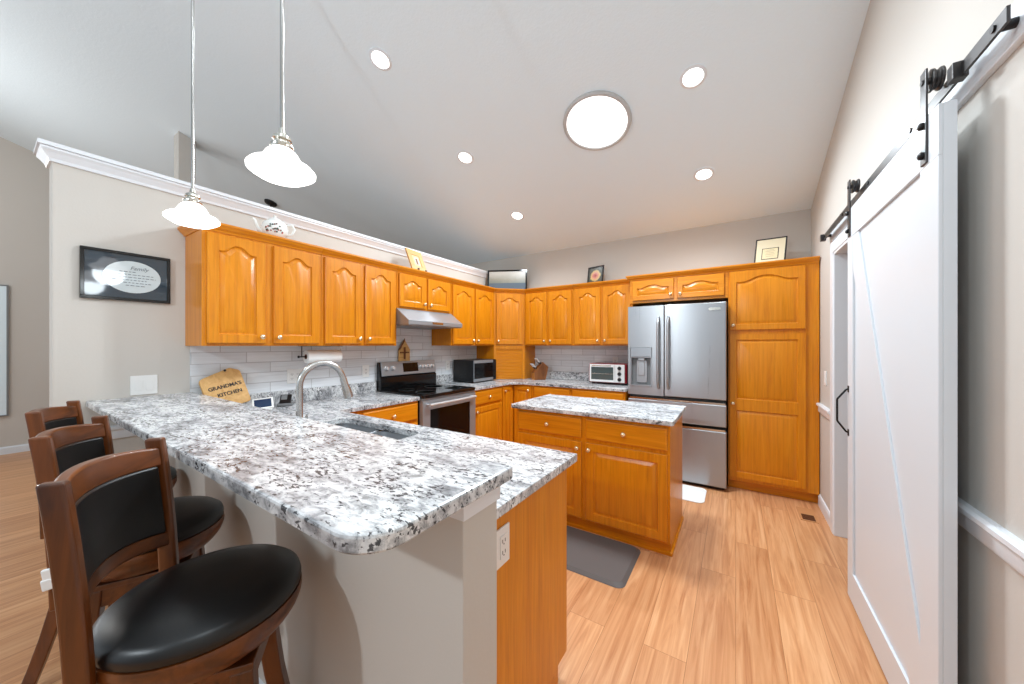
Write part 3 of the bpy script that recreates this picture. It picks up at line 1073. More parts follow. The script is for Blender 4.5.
kbk = thing('knife_block', 'slanted wooden knife block beside the corner appliance garage', 'knife block', (-2.235, 4.11, CZ + 0.0005), R(-42))
MB().prism([(-0.07, 0.0), (0.09, 0.0), (0.13, 0.17), (0.055, 0.235), (-0.07, 0.10)], -0.055, 0.055, 'x').build('block', M['brownwood'], kbk, bevel=0.004)
MB().box(-0.056, 0.056, -0.075, -0.07, 0.0, 0.09).build('front_face', M['acacia'], kbk)
a = math.atan2(0.135, 0.125)
kn_n = 0
base_m = kbk.matrix_basis.copy()
bpy.context.view_layer.update()
Wm = kbk.matrix_world.copy()
kp = 0
places = ['at the far left of its top row', 'second from the left of its top row', 'third from the left in its top row', 'at the right of its top row', 'at the left of its lower row', 'at the right of its lower row']
for row, (yy, zz, cnt) in enumerate(((0.030, 0.213, 4), (-0.03, 0.145, 2))):
    for i in range(cnt):
        x = -0.038 + 0.076 * i / (cnt - 1)
        p = Wm @ Vector((x, yy, zz))
        k = thing('kitchen_knife', 'steel-handled knife in the wooden block, ' + places[kp], 'knife', p, R(-42), None)
        kp += 1
        mm = Matrix.Rotation(R(43), 4, 'X')
        MB().box(-0.0095, 0.0095, -0.008, 0.008, 0.004, 0.030, mm).build('bolster', M['black_plastic'], k, bevel=0.003)
        MB().box(-0.0095, 0.0095, -0.008, 0.008, 0.030, 0.095, mm).build('handle', M['chrome'], k, bevel=0.004)
        MB().box(-0.008, 0.008, -0.0012, 0.0012, -0.02, 0.004, mm).build('blade', M['steel'], k)

# wooden sign board leaning in the corner behind the bar
cb = thing('cutting_board', "wooden cutting board reading Grandma's Kitchen leaning on the tiles", 'cutting board', (-2.905, 0.965, CZ + 0.045), 0)
lean = Matrix.Rotation(R(-17), 4, 'Y') @ Matrix.Rotation(R(12), 4, 'X')
shape = rounded([(-0.125, 0.0), (0.115, 0.0), (0.115, 0.235), (0.06, 0.265), (-0.125, 0.225)], [0.02, 0.02, 0.03, 0.03, 0.03], 5)
bm_ = MB().loops([[lean @ Vector((x, y, z)) for y, z in shape] for x in (-0.018, 0.0)])
bo = bm_.build('board', M['board'], cb, bevel=0.003)
rt = (lean.to_3x3() @ Matrix(((0, 0, 1), (1, 0, 0), (0, 1, 0)))).to_euler()
text_mesh('lettering', "GRANDMA'S", 0.034, M['dark_ink'], bo, lean @ Vector((0.0008, 0.0, 0.145)), rt, bold=0.001)
text_mesh('lettering', 'KITCHEN', 0.034, M['dark_ink'], bo, lean @ Vector((0.0008, 0.012, 0.092)), rt, bold=0.001)
MB().cyl(lean @ Vector((-0.02, 0.03, 0.252)), lean @ Vector((0.004, 0.03, 0.252)), 0.008).build('hanging_peg', M['black_plastic'], bo)

tb_ = thing('tablet', 'small white-framed tablet screen propped up in the worktop corner', 'tablet', (-2.80, 1.105, CZ + 0.001), R(64))
tm = Matrix.Translation((0, 0, 0.014)) @ Matrix.Rotation(R(-38), 4, 'X') @ Matrix.Rotation(R(-6), 4, 'Y')
ts = MB().box(-0.062, 0.062, 0, 0.012, 0.0, 0.088, tm).build('frame', M['white_plastic'], tb_, bevel=0.004)
scr = Mat('lit_tablet_screen', (20, 30, 50), 0.1)
scr.b.inputs['Emission Color'].default_value = lin((36, 62, 96))
scr.b.inputs['Emission Strength'].default_value = 0.6
sc_o = MB().box(-0.050, 0.050, -0.001, 0.0, 0.011, 0.077, tm).build('screen', scr.m, ts)
MB().box(-0.05, 0.05, 0.0, 0.075, 0.0, 0.012).build('stand', M['white_plastic'], tb_, bevel=0.003)
ph = thing('desk_phone', 'small dark phone lying back on its stand behind the tablet', 'phone', (-2.86, 1.27, CZ + 0.001), R(58))
tm = Matrix.Translation((0, 0, 0.02)) @ Matrix.Rotation(R(-48), 4, 'X')
MB().box(-0.038, 0.038, 0, 0.02, 0.0, 0.095, tm).build('handset', M['black_plastic'], ph, bevel=0.006)
MB().box(-0.05, 0.05, 0.0, 0.09, 0.0, 0.022).build('stand', M['grey_plastic'], ph, bevel=0.005)
MB().box(-0.028, 0.01, -0.0015, 0, 0.04, 0.085, tm).build('screen', M['grey_plastic'], ph)

# paper towel holder under the second wall cabinet, and its roll
th = thing('towel_holder', 'dark metal paper towel holder under the wall cabinet', 'holder', (-2.865, 1.395, UZ0 - 0.001), 0)
MB().box(-0.015, 0.015, -0.02, 0.33, -0.003, 0).build('mount', M['black_metal'], th)
MB().cyl((0, 0.0, -0.003), (0, 0.0, -0.086), 0.0035).build('arm', M['black_metal'], th)
MB().cyl((0, 0.318, -0.003), (0, 0.318, -0.086), 0.0035).build('arm', M['nickel'], th)
MB().cyl((0, -0.02, -0.086), (0, 0.325, -0.086), 0.005).lathe([(0.010, 0), (0.010, 0.008), (0.0, 0.012)], 14, Matrix.Translation((0, -0.02, -0.086)) @ TO_FRONT).build('rod', M['black_metal'], th)
tr = thing('paper_towel_roll', 'white paper towel roll hanging under the wall cabinet', 'paper towel', (-2.865, 1.425, UZ0 - 0.087), 0)
mm = Matrix.Rotation(R(-90), 4, 'X')
MB().lathe([(0.021, 0), (0.050, 0), (0.052, 0.003), (0.052, 0.272), (0.050, 0.275), (0.021, 0.275), (0.021, 0)], 28, mm, False, False).build('paper', M['paper'], tr, smooth=40)
MB().lathe([(0.018, 0.001), (0.0205, 0.001), (0.0205, 0.274), (0.018, 0.274), (0.018, 0.001)], 20, mm, False, False).build('core', M['brownwood'], tr, smooth=40)

# wooden ornament standing on the range's back guard
wo = thing('wooden_ornament', 'small wooden chapel-shaped ornament standing on the range back guard', 'ornament', (-2.998, 2.512, 1.206), ROTL)
MB().prism([(-0.075, 0.0), (0.075, 0.0), (0.075, 0.125), (0.0, 0.235), (-0.075, 0.125)], 0.0, 0.012, 'y').build('plaque', M['board'], wo, bevel=0.002)
MB().prism([(-0.083, 0.118), (-0.066, 0.118), (0.0, 0.218), (0.0, 0.245)], -0.008, 0.0, 'y').build('roof_strip', M['brownwood'], wo)
MB().box(-0.06, 0.055, -0.012, 0.0, 0.085, 0.10).box(-0.012, 0.008, -0.012, 0.0, 0.02, 0.15).build('cross_piece', M['brownwood'], wo, bevel=0.003)
MB().lathe([(0.02, 0), (0.028, 0.03), (0.02, 0.07), (0.011, 0.10), (0.014, 0.115), (0.0, 0.13)], 14, Matrix.Translation((0.028, -0.006, 0)) @ Matrix.Diagonal((1, 0.35, 1, 1))).build('figure', M['pine'], wo, smooth=50)


# ------------------------------------------------------------------ things on top of the wall cabinets
TZ = UZ1 + 0.0075
tp = thing('teapot', 'white flowered teapot on top of the wall cabinets', 'teapot', (-2.765, 1.165, TZ), R(52))
GL = Mat('white_glaze', (240, 240, 236), 0.12).m
MB().lathe([(0.046, 0), (0.052, 0.004), (0.074, 0.030), (0.083, 0.065), (0.074, 0.102), (0.050, 0.122), (0.046, 0.124)], 28).build('body', GL, tp, smooth=60)
MB().lathe([(0.048, 0.124), (0.038, 0.136), (0.016, 0.144), (0.008, 0.150), (0.013, 0.161), (0.0, 0.168)], 24).build('lid', GL, tp, smooth=60)
MB().tube([(-0.066, 0, 0.045), (-0.098, 0, 0.055), (-0.112, 0, 0.085), (-0.122, 0, 0.118), (-0.134, 0, 0.130)], [0.019, 0.015, 0.011, 0.009, 0.008], 12).build('spout', GL, tp, smooth=60)
MB().tube([(0.068, 0, 0.100), (0.108, 0, 0.104), (0.122, 0, 0.074), (0.106, 0, 0.036), (0.072, 0, 0.028)], 0.0075, 10).build('handle', GL, tp, smooth=60)
fl = MB()
for i in range(26):
    aa, zz = random.uniform(-0.75, 0.65), random.uniform(0.028, 0.088)
    rr = 0.0835 - 6.8 * (zz - 0.065) ** 2 - 0.0024
    p = Vector((rr * math.sin(aa), -rr * math.cos(aa), zz))
    qd = Vector((p.x, p.y, 0)).to_track_quat('Z', 'Y').to_matrix().to_4x4()
    fl.lathe([(0.006, 0), (0.005, 0.0035), (0, 0.0045)], 8, Matrix.Translation(p) @ qd)
fmt = Mat('painted_flowers', (120, 60, 60), 0.4)
fv = fmt.coords((1, 1, 1))
fmt.color(fmt.ramp(fmt.noise(fv, 60, 1), [(0.40, lin((40, 62, 60))), (0.5, lin((60, 90, 70))), (0.56, lin((190, 90, 80)))]))
fl.build('flower_pattern', fmt.m, tp, rot=(0, 0, R(14)))


def leaning_frame(name, label, cat, loc, rotz, w, h, lean, border, bm_mat, art_mat, roll=0.0, depth=0.018, easel=None):
    """frame standing at loc, front to local -Y, leaning back"""
    c = thing(name, label, cat, loc, rotz)
    m = Matrix.Rotation(R(-lean), 4, 'X') @ Matrix.Rotation(R(roll), 4, 'Y')
    f = MB()
    f.box(-w / 2, w / 2, 0, depth, 0, border, m).box(-w / 2, w / 2, 0, depth, h - border, h, m).box(-w / 2, -w / 2 + border, 0, depth, border, h - border, m).box(w / 2 - border, w / 2, 0, depth, border, h - border, m)
    f.build('frame', bm_mat, c, bevel=0.002)
    a = MB().box(-w / 2 + border, w / 2 - border, depth * 0.35, depth * 0.8, border, h - border, m).build('picture', art_mat, c)
    return c, m, a


c, m, a = leaning_frame('picture_frame', 'pale wooden square plaque on a dark easel above the range hood', 'picture', (-2.775, 2.535, TZ + 0.012), ROTL + R(8), 0.235, 0.25, 22, 0.06, M['pine'], Mat('cream_print', (214, 190, 140), 0.6).m)
MB().box(-0.035, 0.035, 0.004, 0.0055, 0.075, 0.165, m).build('picture_centre', Mat('print_centre', (200, 190, 175), 0.5).m, a)
MB().box(-0.012, 0.012, 0.002, 0.004, 0.085, 0.15, m).build('printed_figure', M['brownwood'], a)
MB().box(-0.07, -0.05, -0.03, 0.09, -0.0115, -0.001).box(0.05, 0.07, -0.03, 0.09, -0.0115, -0.001).box(-0.07, -0.05, -0.03, -0.02, -0.001, 0.02).box(0.05, 0.07, -0.03, -0.02, -0.001, 0.02).box(-0.06, 0.06, 0.06, 0.068, -0.006, 0.12).build('easel', M['dark_ink'], c)

art = Mat('framed_landscape', (170, 170, 160), 0.3)
tc_ = art.n('ShaderNodeTexCoord')
sx = art.n('ShaderNodeSeparateXYZ')
art.l(tc_.outputs['Object'], sx.inputs[0])
nz = art.noise(tc_.outputs['Object'], 6, 5, 0.6)
ad = art.n('ShaderNodeMath', operation='MULTIPLY_ADD')
art.l(nz, ad.inputs[0])
ad.inputs[1].default_value = 0.10
art.l(sx.outputs['Z'], ad.inputs[2])
art.color(art.ramp(ad.outputs[0], [(0.16, lin((122, 126, 118))), (0.21, lin((150, 146, 132))), (0.29, lin((196, 192, 184)))]))
c, m, a = leaning_frame('picture_frame', 'large black-framed landscape picture leaning in the corner on the cabinets', 'picture', (-2.69, 4.04, TZ), R(27), 0.56, 0.31, 10, 0.022, M['black'], art.m)
MB().box(-0.258, 0.258, 0.004, 0.006, 0.022, 0.115, m).build('glass_reflection_band', Mat('painted_reflection', (92, 104, 116), 0.15).m, a)  # steel-blue reflection in the glass, painted as a flat band

art = Mat('floral_print', (40, 40, 34), 0.3)
tc_ = art.n('ShaderNodeTexCoord')
ln = art.n('ShaderNodeVectorMath', operation='DISTANCE')
art.l(tc_.outputs['Object'], ln.inputs[0])
ln.inputs[1].default_value = (0, 0.005, 0.115)
nz = art.noise(tc_.outputs['Object'], 38, 3, 0.6)
ad = art.n('ShaderNodeMath', operation='MULTIPLY_ADD')
art.l(nz, ad.inputs[0])
ad.inputs[1].default_value = 0.045
art.l(ln.outputs['Value'], ad.inputs[2])
flo = art.ramp(ad.outputs[0], [(0.040, lin((150, 40, 40))), (0.06, lin((206, 130, 110))), (0.088, lin((206, 178, 110))), (0.10, lin((70, 66, 50))), (0.14, lin((60, 58, 44)))])
art.color(flo)
c, m, a = leaning_frame('picture_frame', 'small dark square picture with a pale flower on the back cabinets', 'picture', (-1.485, 4.20, TZ), R(-14), 0.225, 0.232, 8, 0.015, M['dark_ink'], art.m)

c, m, a = leaning_frame('picture_frame', 'cream certificate frame with thin dark edge on top of the pantry', 'picture', (0.265, 4.12, TZ + 0.012), R(-12), 0.245, 0.265, 10, 0.010, M['dark_ink'], Mat('cream_mat', (222, 210, 178), 0.6).m, roll=3)
ib = MB()
for x0, x1, z0, z1 in ((-0.065, 0.065, 0.055, 0.060), (-0.065, 0.065, 0.160, 0.165), (-0.065, -0.060, 0.06, 0.16), (0.060, 0.065, 0.06, 0.16)):
    ib.box(x0, x1, 0.003, 0.0062, z0, z1, m)
ib.build('inner_border', M['dark_ink'], a)
MB().box(-0.06, 0.06, 0.004, 0.0062, 0.06, 0.16, m).build('sheet', Mat('sheet', (226, 210, 168), 0.6).m, a)
ls = MB()
for i, z in enumerate((0.145, 0.132, 0.115, 0.100, 0.082)):
    ls.box(-0.03 - 0.008 * (i % 2), 0.03 + 0.008 * (i % 2), 0.0028, 0.004, z, z + 0.003, m)
ls.build('faint_lines', Mat('faint_ink', (170, 160, 130), 0.6).m, a)
MB().box(-0.06, -0.045, -0.03, 0.09, -0.0115, -0.001).box(0.045, 0.06, -0.03, 0.09, -0.0115, -0.001).box(-0.06, -0.045, -0.03, -0.022, -0.001, 0.014).box(0.045, 0.06, -0.03, -0.022, -0.001, 0.014).box(-0.05, 0.05, 0.055, 0.062, -0.006, 0.12).build('easel', M['dark_ink'], c)

# ------------------------------------------------------------------ wall pieces
hp = thing('hanging_picture', 'dark framed picture with white oval mat on the left wall', 'picture', (XL + 0.001, 0.493, 1.638), ROTL)
W2, H2 = 0.362, 0.285
MB().box(-W2 / 2, W2 / 2, -0.022, 0, 0, 0.016).box(-W2 / 2, W2 / 2, -0.022, 0, H2 - 0.016, H2).box(-W2 / 2, -W2 / 2 + 0.016, -0.022, 0, 0.016, H2 - 0.016).box(W2 / 2 - 0.016, W2 / 2, -0.022, 0, 0.016, H2 - 0.016).build('frame', M['black'], hp, bevel=0.002)
bk = MB().box(-W2 / 2 + 0.016, W2 / 2 - 0.016, -0.012, -0.001, 0.016, H2 - 0.016).build('backing', shiny_art('navy_backing', (44, 58, 70)), hp)
ov = MB().lathe([(1, 0), (1, 0.001), (0, 0.0011)], 48, Matrix.Translation((0.02, -0.012, H2 * 0.50)) @ TO_FRONT @ Matrix.Diagonal((0.118, 0.094, 1, 1)))
ovo = ov.build('oval_mat', shiny_art('oval_paper', (206, 218, 222)), hp)
text_mesh('lettering', 'Family', 0.030, M['grey_ink'], ovo, (0.045, -0.0135, H2 * 0.50 + 0.052), (R(90), 0, 0), shear=0.3)
sq = MB()
for i, (a0, b0) in enumerate(((-0.055, 0.015), (-0.075, 0.085), (-0.06, 0.095), (-0.085, 0.06), (-0.04, 0.075), (-0.03, 0.05))):
    z = H2 * 0.50 + 0.028 - i * 0.016
    x = a0
    while x < b0:
        ww = random.uniform(0.008, 0.018)
        sq.box(x + 0.02, min(x + ww, b0) + 0.02, -0.0138, -0.0132, z, z + 0.0035)
        x += ww + 0.005
sq.build('script_lines', M['grey_ink'], ovo)


def wall_plate(name, label, loc, rotz, kind, w=0.072):
    c = thing(name, label, 'switch' if kind != 'outlet' else 'outlet', loc, rotz)
    MB().box(-w / 2, w / 2, -0.006, 0, -0.058, 0.058).build('plate', M['white_plastic'], c, bevel=0.002)
    n = 2 if w > 0.1 else 1
    for i in range(n):
        x = (i - (n - 1) / 2) * 0.046
        if kind == 'outlet':
            f = MB().box(x - 0.017, x + 0.017, -0.0085, -0.006, -0.034, 0.034).build('receptacle', M['white_plastic'], c, bevel=0.001)
            sl = MB()
            for z in (-0.017, 0.017):
                sl.box(x - 0.008, x - 0.0055, -0.0089, -0.0084, z - 0.005, z + 0.006).box(x + 0.0055, x + 0.008, -0.0089, -0.0084, z - 0.005, z + 0.006).box(x - 0.002, x + 0.002, -0.0089, -0.0084, z - 0.011, z - 0.0075)
            sl.build('slots', M['dark_ink'], f)
        else:
            MB().box(x - 0.0165, x + 0.0165, -0.009, -0.006, -0.033, 0.033).build('rocker', M['white_plastic'], c, bevel=0.001)
    return c


wall_plate('light_switch', 'white double switch plate on the left wall above the bar', (XL + 0.0003, 0.561, 1.135), ROTL, 'switch', 0.116)
wall_plate('wall_outlet', 'white double outlet plate on the tiles behind the faucet', (XL + 0.0083, 1.415, 1.125), ROTL, 'outlet', 0.116)
wall_plate('wall_outlet', 'white outlet plate on the tiles just left of the range', (XL + 0.0083, 2.06, 1.125), ROTL, 'outlet')
wall_plate('wall_outlet', 'white outlet plate on the tiles between range and microwave', (XL + 0.0083, 3.20, 1.125), ROTL, 'outlet')
wall_plate('wall_outlet', 'white outlet plate on the back tiles above the toaster oven', (-1.27, YW - 0.0083, 1.17), 0, 'outlet')
wall_plate('light_switch', 'white switch plate on the right wall beside the pantry', (XR - 0.0003, 3.72, 1.11), R(-90), 'switch')
wall_plate('wall_outlet', 'white outlet on the wooden end panel of the peninsula', (-0.6007, 0.873, 0.765), R(90), 'outlet')

# far living-room wall canvas
fa_ = thing('wall_canvas', 'pale blue canvas at the photo left edge on the far living room wall', 'picture', (XF + 0.001, -0.55, 0.50), ROTL)
MB().box(-0.75, 0.77, -0.03, 0, 0, 1.62).build('canvas', Mat('pale_blue_canvas', (226, 242, 250), 0.5).m, fa_)
MB().box(0.77, 0.785, -0.035, 0, 0, 1.62).box(-0.765, -0.75, -0.035, 0, 0, 1.62).box(-0.765, 0.785, -0.035, 0, -0.015, 0).box(-0.765, 0.785, -0.035, 0, 1.62, 1.635).build('edge_frame', M['grey_plastic'], fa_)

# ------------------------------------------------------------------ ceiling lights
tilt = math.atan(SLOPE)
for i, (x, y) in enumerate(CAN_AND_FILL_SPOTS[:5]):
    lab = ['recessed ceiling light nearest the camera, above the left run', 'recessed ceiling light between two others above the left run', 'recessed ceiling light farthest back on the left, towards the corner',
           'recessed ceiling light right of the big round skylight', 'recessed ceiling light in front of the pantry'][i]
    c = thing('recessed_light', lab, 'ceiling light', (x, y, ceil_z(y) - 0.001), 0, 'recessed ceiling lights')
    c.rotation_euler = (-tilt, 0, 0)
    MB().lathe([(0.084, 0), (0.084, -0.004), (0.066, -0.010), (0.062, -0.004), (0.062, 0)], 32, cap0=False, cap1=False).build('trim_ring', M['white'], c, smooth=40)
    MB().lathe([(0.062, -0.001), (0.062, -0.004), (0.0, -0.0042)], 32).build('lens', M['lamp'], c, smooth=40)
c = thing('skylight_tube', 'large round daylight tube lens on the sloping ceiling', 'skylight', (TUBE[0], TUBE[1], ceil_z(TUBE[1]) - 0.001), 0)
c.rotation_euler = (-tilt, 0, 0)
MB().lathe([(0.272, 0), (0.272, -0.012), (0.262, -0.022), (0.246, -0.022), (0.240, -0.012), (0.240, 0)], 48, cap0=False, cap1=False).build('trim_ring', Mat('grey_ring', (188, 188, 188), 0.4).m, c, smooth=40)
MB().lathe([(0.244, -0.012), (0.18, -0.022), (0.10, -0.027), (0.0, -0.029)], 48, cap0=False).build('lens', M['tube'], c, smooth=60)
for (x, y), e_ in zip(CAN_AND_FILL_SPOTS, (15, 35, 60, 29, 58, 29, 32, 56)):
    lamp('can_or_fill_light', 'SPOT', Vector((x, y, ceil_z(y))) + CN * 0.03, e_, WARM, 0.06, CN, 165 if y > 3 or y < 1 else 120, 0.6)
lamp('skylight_glow', 'AREA', Vector((TUBE[0], TUBE[1], ceil_z(TUBE[1]))) + CN * 0.05, E_TUBE, (0.85, 0.94, 1.0), 0.46, CN)

for i, (x, y) in enumerate(PENDANTS):
    c = thing('pendant_lamp', ['white glass pendant lamp hanging nearer the left wall', 'white glass pendant lamp nearer the camera, larger in view'][i], 'pendant lamp', (x, y, 1.945), 0, 'pendant lamps over the bar')
    top = ceil_z(y) - 1.945
    MB().lathe([(0.090, 0.0), (0.098, 0.006), (0.099, 0.013), (0.090, 0.024), (0.072, 0.032), (0.060, 0.040), (0.054, 0.052), (0.046, 0.067), (0.036, 0.077), (0.030, 0.082)], 40, cap0=False, cap1=False).lathe([(0.090, 0.0), (0.07, -0.012), (0.04, -0.018), (0.0, -0.020)], 40, cap0=False).build('shade', M['shade'], c, smooth=60)
    MB().lathe([(0.031, 0.080), (0.034, 0.084), (0.034, 0.094), (0.024, 0.100), (0.022, 0.108), (0.028, 0.112), (0.026, 0.122), (0.012, 0.132), (0.009, 0.150)], 24).lathe([(0.006, 0), (0.006, 0.012), (0, 0.013)], 10, Matrix.Translation((0.032, 0, 0.089)) @ Matrix.Rotation(R(90), 4, 'Y')).lathe([(0.006, 0), (0.006, 0.012), (0, 0.013)], 10, Matrix.Translation((-0.032, 0, 0.089)) @ Matrix.Rotation(R(-90), 4, 'Y')).build('socket', M['nickel'], c, smooth=40)
    MB().cyl((0, 0, 0.148), (0, 0, top - 0.03), 0.0062, 12).build('rod', M['faucet'], c, smooth=60)
    MB().lathe([(0.012, top - 0.05), (0.03, top - 0.03), (0.062, top - 0.018), (0.062, top + 0.018)], 24).build('canopy', M['nickel'], c, smooth=40)
    lamp('pendant_glow', 'POINT', (x, y, 1.905), E_PEND, WARM, 0.08)

# dark ceiling canopy of a hanging lamp beyond the part-height wall
cx, cy = -5.42, 2.23
c = thing('hanging_lantern', 'black ceiling mount of a hanging lamp above the white wall cap', 'lamp', (cx, cy, ceil_z(cy) - 0.002), 0)
MB().lathe([(0.075, 0.02), (0.078, -0.005), (0.070, -0.02), (0.03, -0.032), (0.0, -0.034)], 28, Matrix.Rotation(-tilt, 4, 'X')).build('canopy', M['black_metal'], c, smooth=40)
MB().cyl((0, 0, -0.03), (0, 0, -0.50), 0.009).build('rod', M['black_metal'], c)
MB().lathe([(0.02, -0.50), (0.10, -0.56), (0.13, -0.72), (0.12, -0.72), (0.09, -0.57), (0.015, -0.515)], 24, cap0=False, cap1=False).build('shade', M['black_metal'], c, smooth=40)

# ------------------------------------------------------------------ sliding barn door and track
bd = thing('barn_door', 'white sliding barn door with black hangers on the right wall', 'door', (0.513, 1.575, 0.022), ROTL)
# local x runs along +Y world, local -y faces the room (+X side is the wall) -> rotate the other way
bd.rotation_euler = (0, 0, R(-90))
bd.location = (0.513, 2.585, 0.022)
BW, BHt = 1.010, 2.083
MB().box(0, BW, 0.010, 0.038, 0, BHt).build('panel', M['barn'], bd, bevel=0.001)
fm = MB().box(0, BW, 0, 0.0101, 0, 0.155).box(0, BW, 0, 0.0101, BHt - 0.155, BHt).box(0, 0.095, 0, 0.0101, 0.155, BHt - 0.155).box(BW - 0.125, BW, 0, 0.0101, 0.155, BHt - 0.155)
fm.build('face_frame', M['barn'], bd, bevel=0.002)
gx0, gx1, gz0, gz1 = 0.095, BW - 0.125, 0.155, BHt - 0.155
MB().prism([(gx0, gz1), (gx0, gz1 - 0.18), (gx1 - 0.09, gz0), (gx1, gz0), (gx1, gz0 + 0.18), (gx0 + 0.09, gz1)], 0.0022, 0.0101, 'y').build('brace', M['barn'], bd, bevel=0.001)
MB().tube([(0.02, 0, 1.118), (0.02, -0.010, 1.114), (0.02, -0.044, 1.062), (0.02, -0.046, 1.055), (0.02, -0.046, 0.945), (0.02, -0.044, 0.938), (0.02, -0.010, 0.886), (0.02, 0, 0.882)], 0.0048, 10).box(0.010, 0.030, -0.003, 0, 1.10, 1.135).box(0.010, 0.030, -0.003, 0, 0.865, 0.90).build('handle', M['black_metal'], bd, smooth=40)
for hx in (0.045, BW - 0.085):
    st = MB().box(hx - 0.02, hx + 0.02, -0.006, 0, 1.935, 2.235).build('hanger_strap', M['iron'], bd, bevel=0.002)
    for z in (1.965, 2.06):
        MB().lathe([(0.012, 0), (0.012, 0.008), (0.006, 0.012), (0.0, 0.013)], 12, Matrix.Translation((hx, -0.006, z)) @ TO_FRONT).build('bolt', M['black_metal'], st)
    MB().lathe([(0.010, -0.012), (0.010, 0.0), (0.034, 0.0), (0.034, 0.006), (0.028, 0.010), (0.028, 0.016), (0.034, 0.020), (0.034, 0.026), (0.0, 0.026)], 24, Matrix.Translation((hx, 0.008, 2.200)) @ Matrix.Rotation(R(-90), 4, 'X')).cyl((hx, -0.010, 2.200), (hx, 0.036, 2.200), 0.009).build('roller', M['iron'], st, bevel=0.001)
TY0, TY1, TZc = 1.365, 3.50, 2.185
tk = thing('barn_door_track', 'dark flat steel track of the sliding door with end stops', 'track', (XR - 0.055, TY0, TZc), 0)
MB().box(0, 0.007, 0, TY1 - TY0, -0.02, 0.02).build('rail', M['iron'], tk, bevel=0.001)
for y in (0.05, 0.55, 1.05, 1.55, TY1 - TY0 - 0.08):
    MB().cyl((0.007, y, 0), (0.036, y, 0), 0.012).cyl((-0.004, y, 0), (0.0, y, 0), 0.009).build('standoff', M['black_metal'], tk)
for y in (0.215, TY1 - TY0 - 0.03):
    MB().box(-0.018, 0.014, y - 0.017, y + 0.017, -0.024, 0.024).build('stop', M['iron'], tk, bevel=0.002)

# ------------------------------------------------------------------ floor pieces
mt = thing('floor_mat', 'grey cushioned kitchen mat on the floor in front of the island', 'mat', (-1.03, 2.205, 0.001), 0)
mpoly = [(-0.50, -0.235), (0.50, -0.235), (0.50, 0.235), (-0.50, 0.235)]
MB().loops([[(x, y, z) for x, y in rounded([(a - math.copysign(i, a), b - math.copysign(i, b)) for a, b in mpoly], [0.05] * 4, 6)] for i, z in ((0, 0), (0.003, 0.003), (0.022, 0.017))]).build('mat_pad', M['mat'], mt)
tg = thing('small_rug', 'small white mat on the floor at the refrigerator', 'mat', (-0.50, 3.60, 0.001), 0)
MB().loops([[(x, y, z) for x, y in rounded([(-0.27, -0.185), (0.27, -0.185), (0.27, 0.185), (-0.27, 0.185)], [0.055] * 4, 6)] for z in (0, 0.007)]).build('rug_pad', M['paper'], tg, bevel=0.003)
vt = thing('floor_register', 'brown floor vent near the pantry corner', 'vent', (0.485, 3.66, 0.001), 0)
MB().box(-0.055, 0.055, -0.13, 0.13, 0, 0.004).build('frame', Mat('register_wood', (196, 140, 94), 0.4).m, vt)
sm = MB()
for i in range(10):
    sm.box(-0.04, 0.04, -0.115 + i * 0.011, -0.108 + i * 0.011, 0.0041, 0.006)
sm.build('slots', Mat('register_slots', (92, 56, 34), 0.5).m, vt)


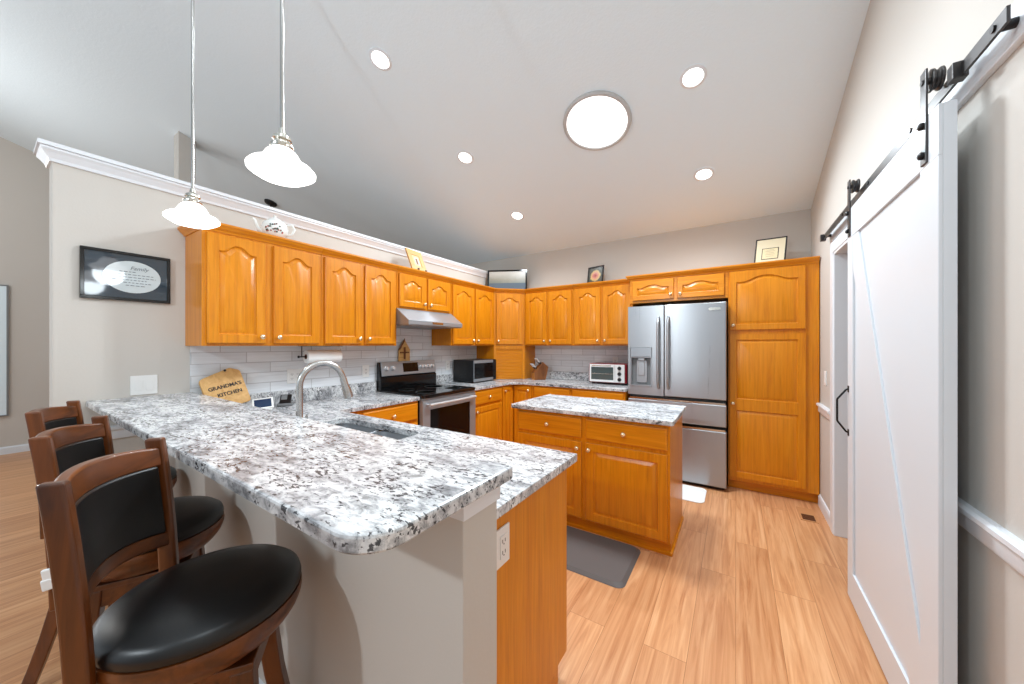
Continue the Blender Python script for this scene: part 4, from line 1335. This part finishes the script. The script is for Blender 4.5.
# ------------------------------------------------------------------ bar stools
def stool(label, x, y, ang, extra=False):
    s = thing('bar_stool', label, 'bar stool', (x, y, 0), ang, 'swivel bar stools at the granite bar')
    SR = 0.203
    ZT = 0.742
    # four splayed legs
    for sx in (-1, 1):
        for sy in (-1, 1):
            secs = []
            for k in range(7):
                u = k / 6
                z = 0.60 * (1 - u)
                off = 0.100 + 0.025 * u + 0.075 * u * u
                h = 0.023 - 0.003 * u
                secs.append((sx * off, sy * off, z + 0.0005, h, h))
            MB().loft(secs[::-1]).build('leg', M['cherry'], s, bevel=0.004)
    # square of rails below the seat and the foot rest
    fr_ = MB()
    for sy in (-1, 1):
        fr_.box(-0.10, 0.10, sy * 0.108 - 0.011, sy * 0.108 + 0.011, 0.545, 0.60)
        fr_.box(sy * 0.108 - 0.011, sy * 0.108 + 0.011, -0.10, 0.10, 0.545, 0.60)
    fr_.box(-0.125, 0.125, -0.125, 0.125, 0.60, 0.618)
    fr_.build('under_frame', M['cherry_x'], s, bevel=0.003)
    o1 = 0.100 + 0.025 * 0.6 + 0.075 * 0.36
    for sy in (-1, 1):
        MB().box(-o1, o1, sy * o1 - 0.010, sy * o1 + 0.010, 0.225, 0.255).build('foot_rail', M['cherry_x'], s, bevel=0.003)
        MB().box(sy * o1 - 0.010, sy * o1 + 0.010, -o1, o1, 0.275, 0.305).build('foot_rail', M['cherry_x'], s, bevel=0.003)
    MB().lathe([(0.11, 0.618), (0.11, 0.640)], 24).build('swivel', M['black_metal'], s, smooth=40)
    MB().lathe([(0.150, 0.640), (0.172, 0.643), (0.184, 0.655), (0.196, 0.672), (SR, 0.690), (SR + 0.002, 0.705), (SR, 0.716), (0.15, 0.716)], 56).build('seat_ring', M['cherry_x'], s, smooth=35)
    MB().lathe([(0.19, 0.7165), (SR - 0.002, 0.719), (SR, 0.732), (SR - 0.004, 0.746), (0.185, 0.757), (0.14, 0.767), (0.07, 0.772), (0.0, 0.773)], 56).build('seat_cushion', M['leather'], s, smooth=60)
    # back posts
    PXH = 0.166

    def yb(z):
        v = (z - 0.64)
        return -0.146 - 0.02 * v - 0.12 * v * v
    for sx in (-1, 1):
        secs = []
        for k in range(9):
            z = 0.600 + (1.112 - 0.600) * k / 8
            secs.append((sx * (PXH + 0.006 * k / 8), yb(z), z, 0.0115, 0.020))
        MB().loft(secs).build('back_post', M['cherry'], s, bevel=0.006, seg=3)
    xs = [-PXH + 2 * PXH * i / 16 for i in range(17)]
    bow = lambda x: -0.052 * (1 - (x / PXH) ** 2)
    MB().bent(xs, lambda x: 1.034 + 0.006 * (1 - (x / PXH) ** 2), lambda x: 1.086 + 0.016 * (1 - (x / PXH) ** 2), lambda x, z: yb(z) + 0.014 + bow(x), 0.026).build('top_rail', M['cherry_x'], s, bevel=0.006, seg=3, smooth=35)
    MB().bent(xs, lambda x: 0.805 + 0.025 * (1 - (x / PXH) ** 2), lambda x: 0.845 + 0.025 * (1 - (x / PXH) ** 2), lambda x, z: yb(z) + 0.014 + bow(x), 0.026).build('lower_rail', M['cherry_x'], s, bevel=0.005, smooth=35)
    x2 = [-PXH + 0.012 + 2 * (PXH - 0.012) * i / 16 for i in range(17)]
    MB().bent(x2, lambda x: 0.842 + 0.025 * (1 - (x / PXH) ** 2), lambda x: 1.036 + 0.006 * (1 - (x / PXH) ** 2), lambda x, z: yb(z) + 0.016 + bow(x), 0.030).build('back_pad', M['leather'], s, bevel=0.006, seg=3, smooth=35)
    if extra:
        MB().box(-0.006, 0.006, -0.012, 0.012, 0, 0.04).box(-0.008, 0.008, -0.016, 0.012, -0.02, 0.012).build('paper_tag', M['paper'], s, bevel=0.003, loc=(PXH + 0.014, yb(0.70) - 0.012, 0.69), rot=(R(8), 0, 0))
    return s


stool('bar stool nearest the camera with black leather seat and cherry frame', -1.143, 0.330, R(-34.8))
stool('second bar stool from the camera, half hidden behind the nearest one', -1.762, 0.342, R(-26), True)
stool('bar stool farthest from the camera, closest to the left wall', -2.43, 0.360, R(-22))
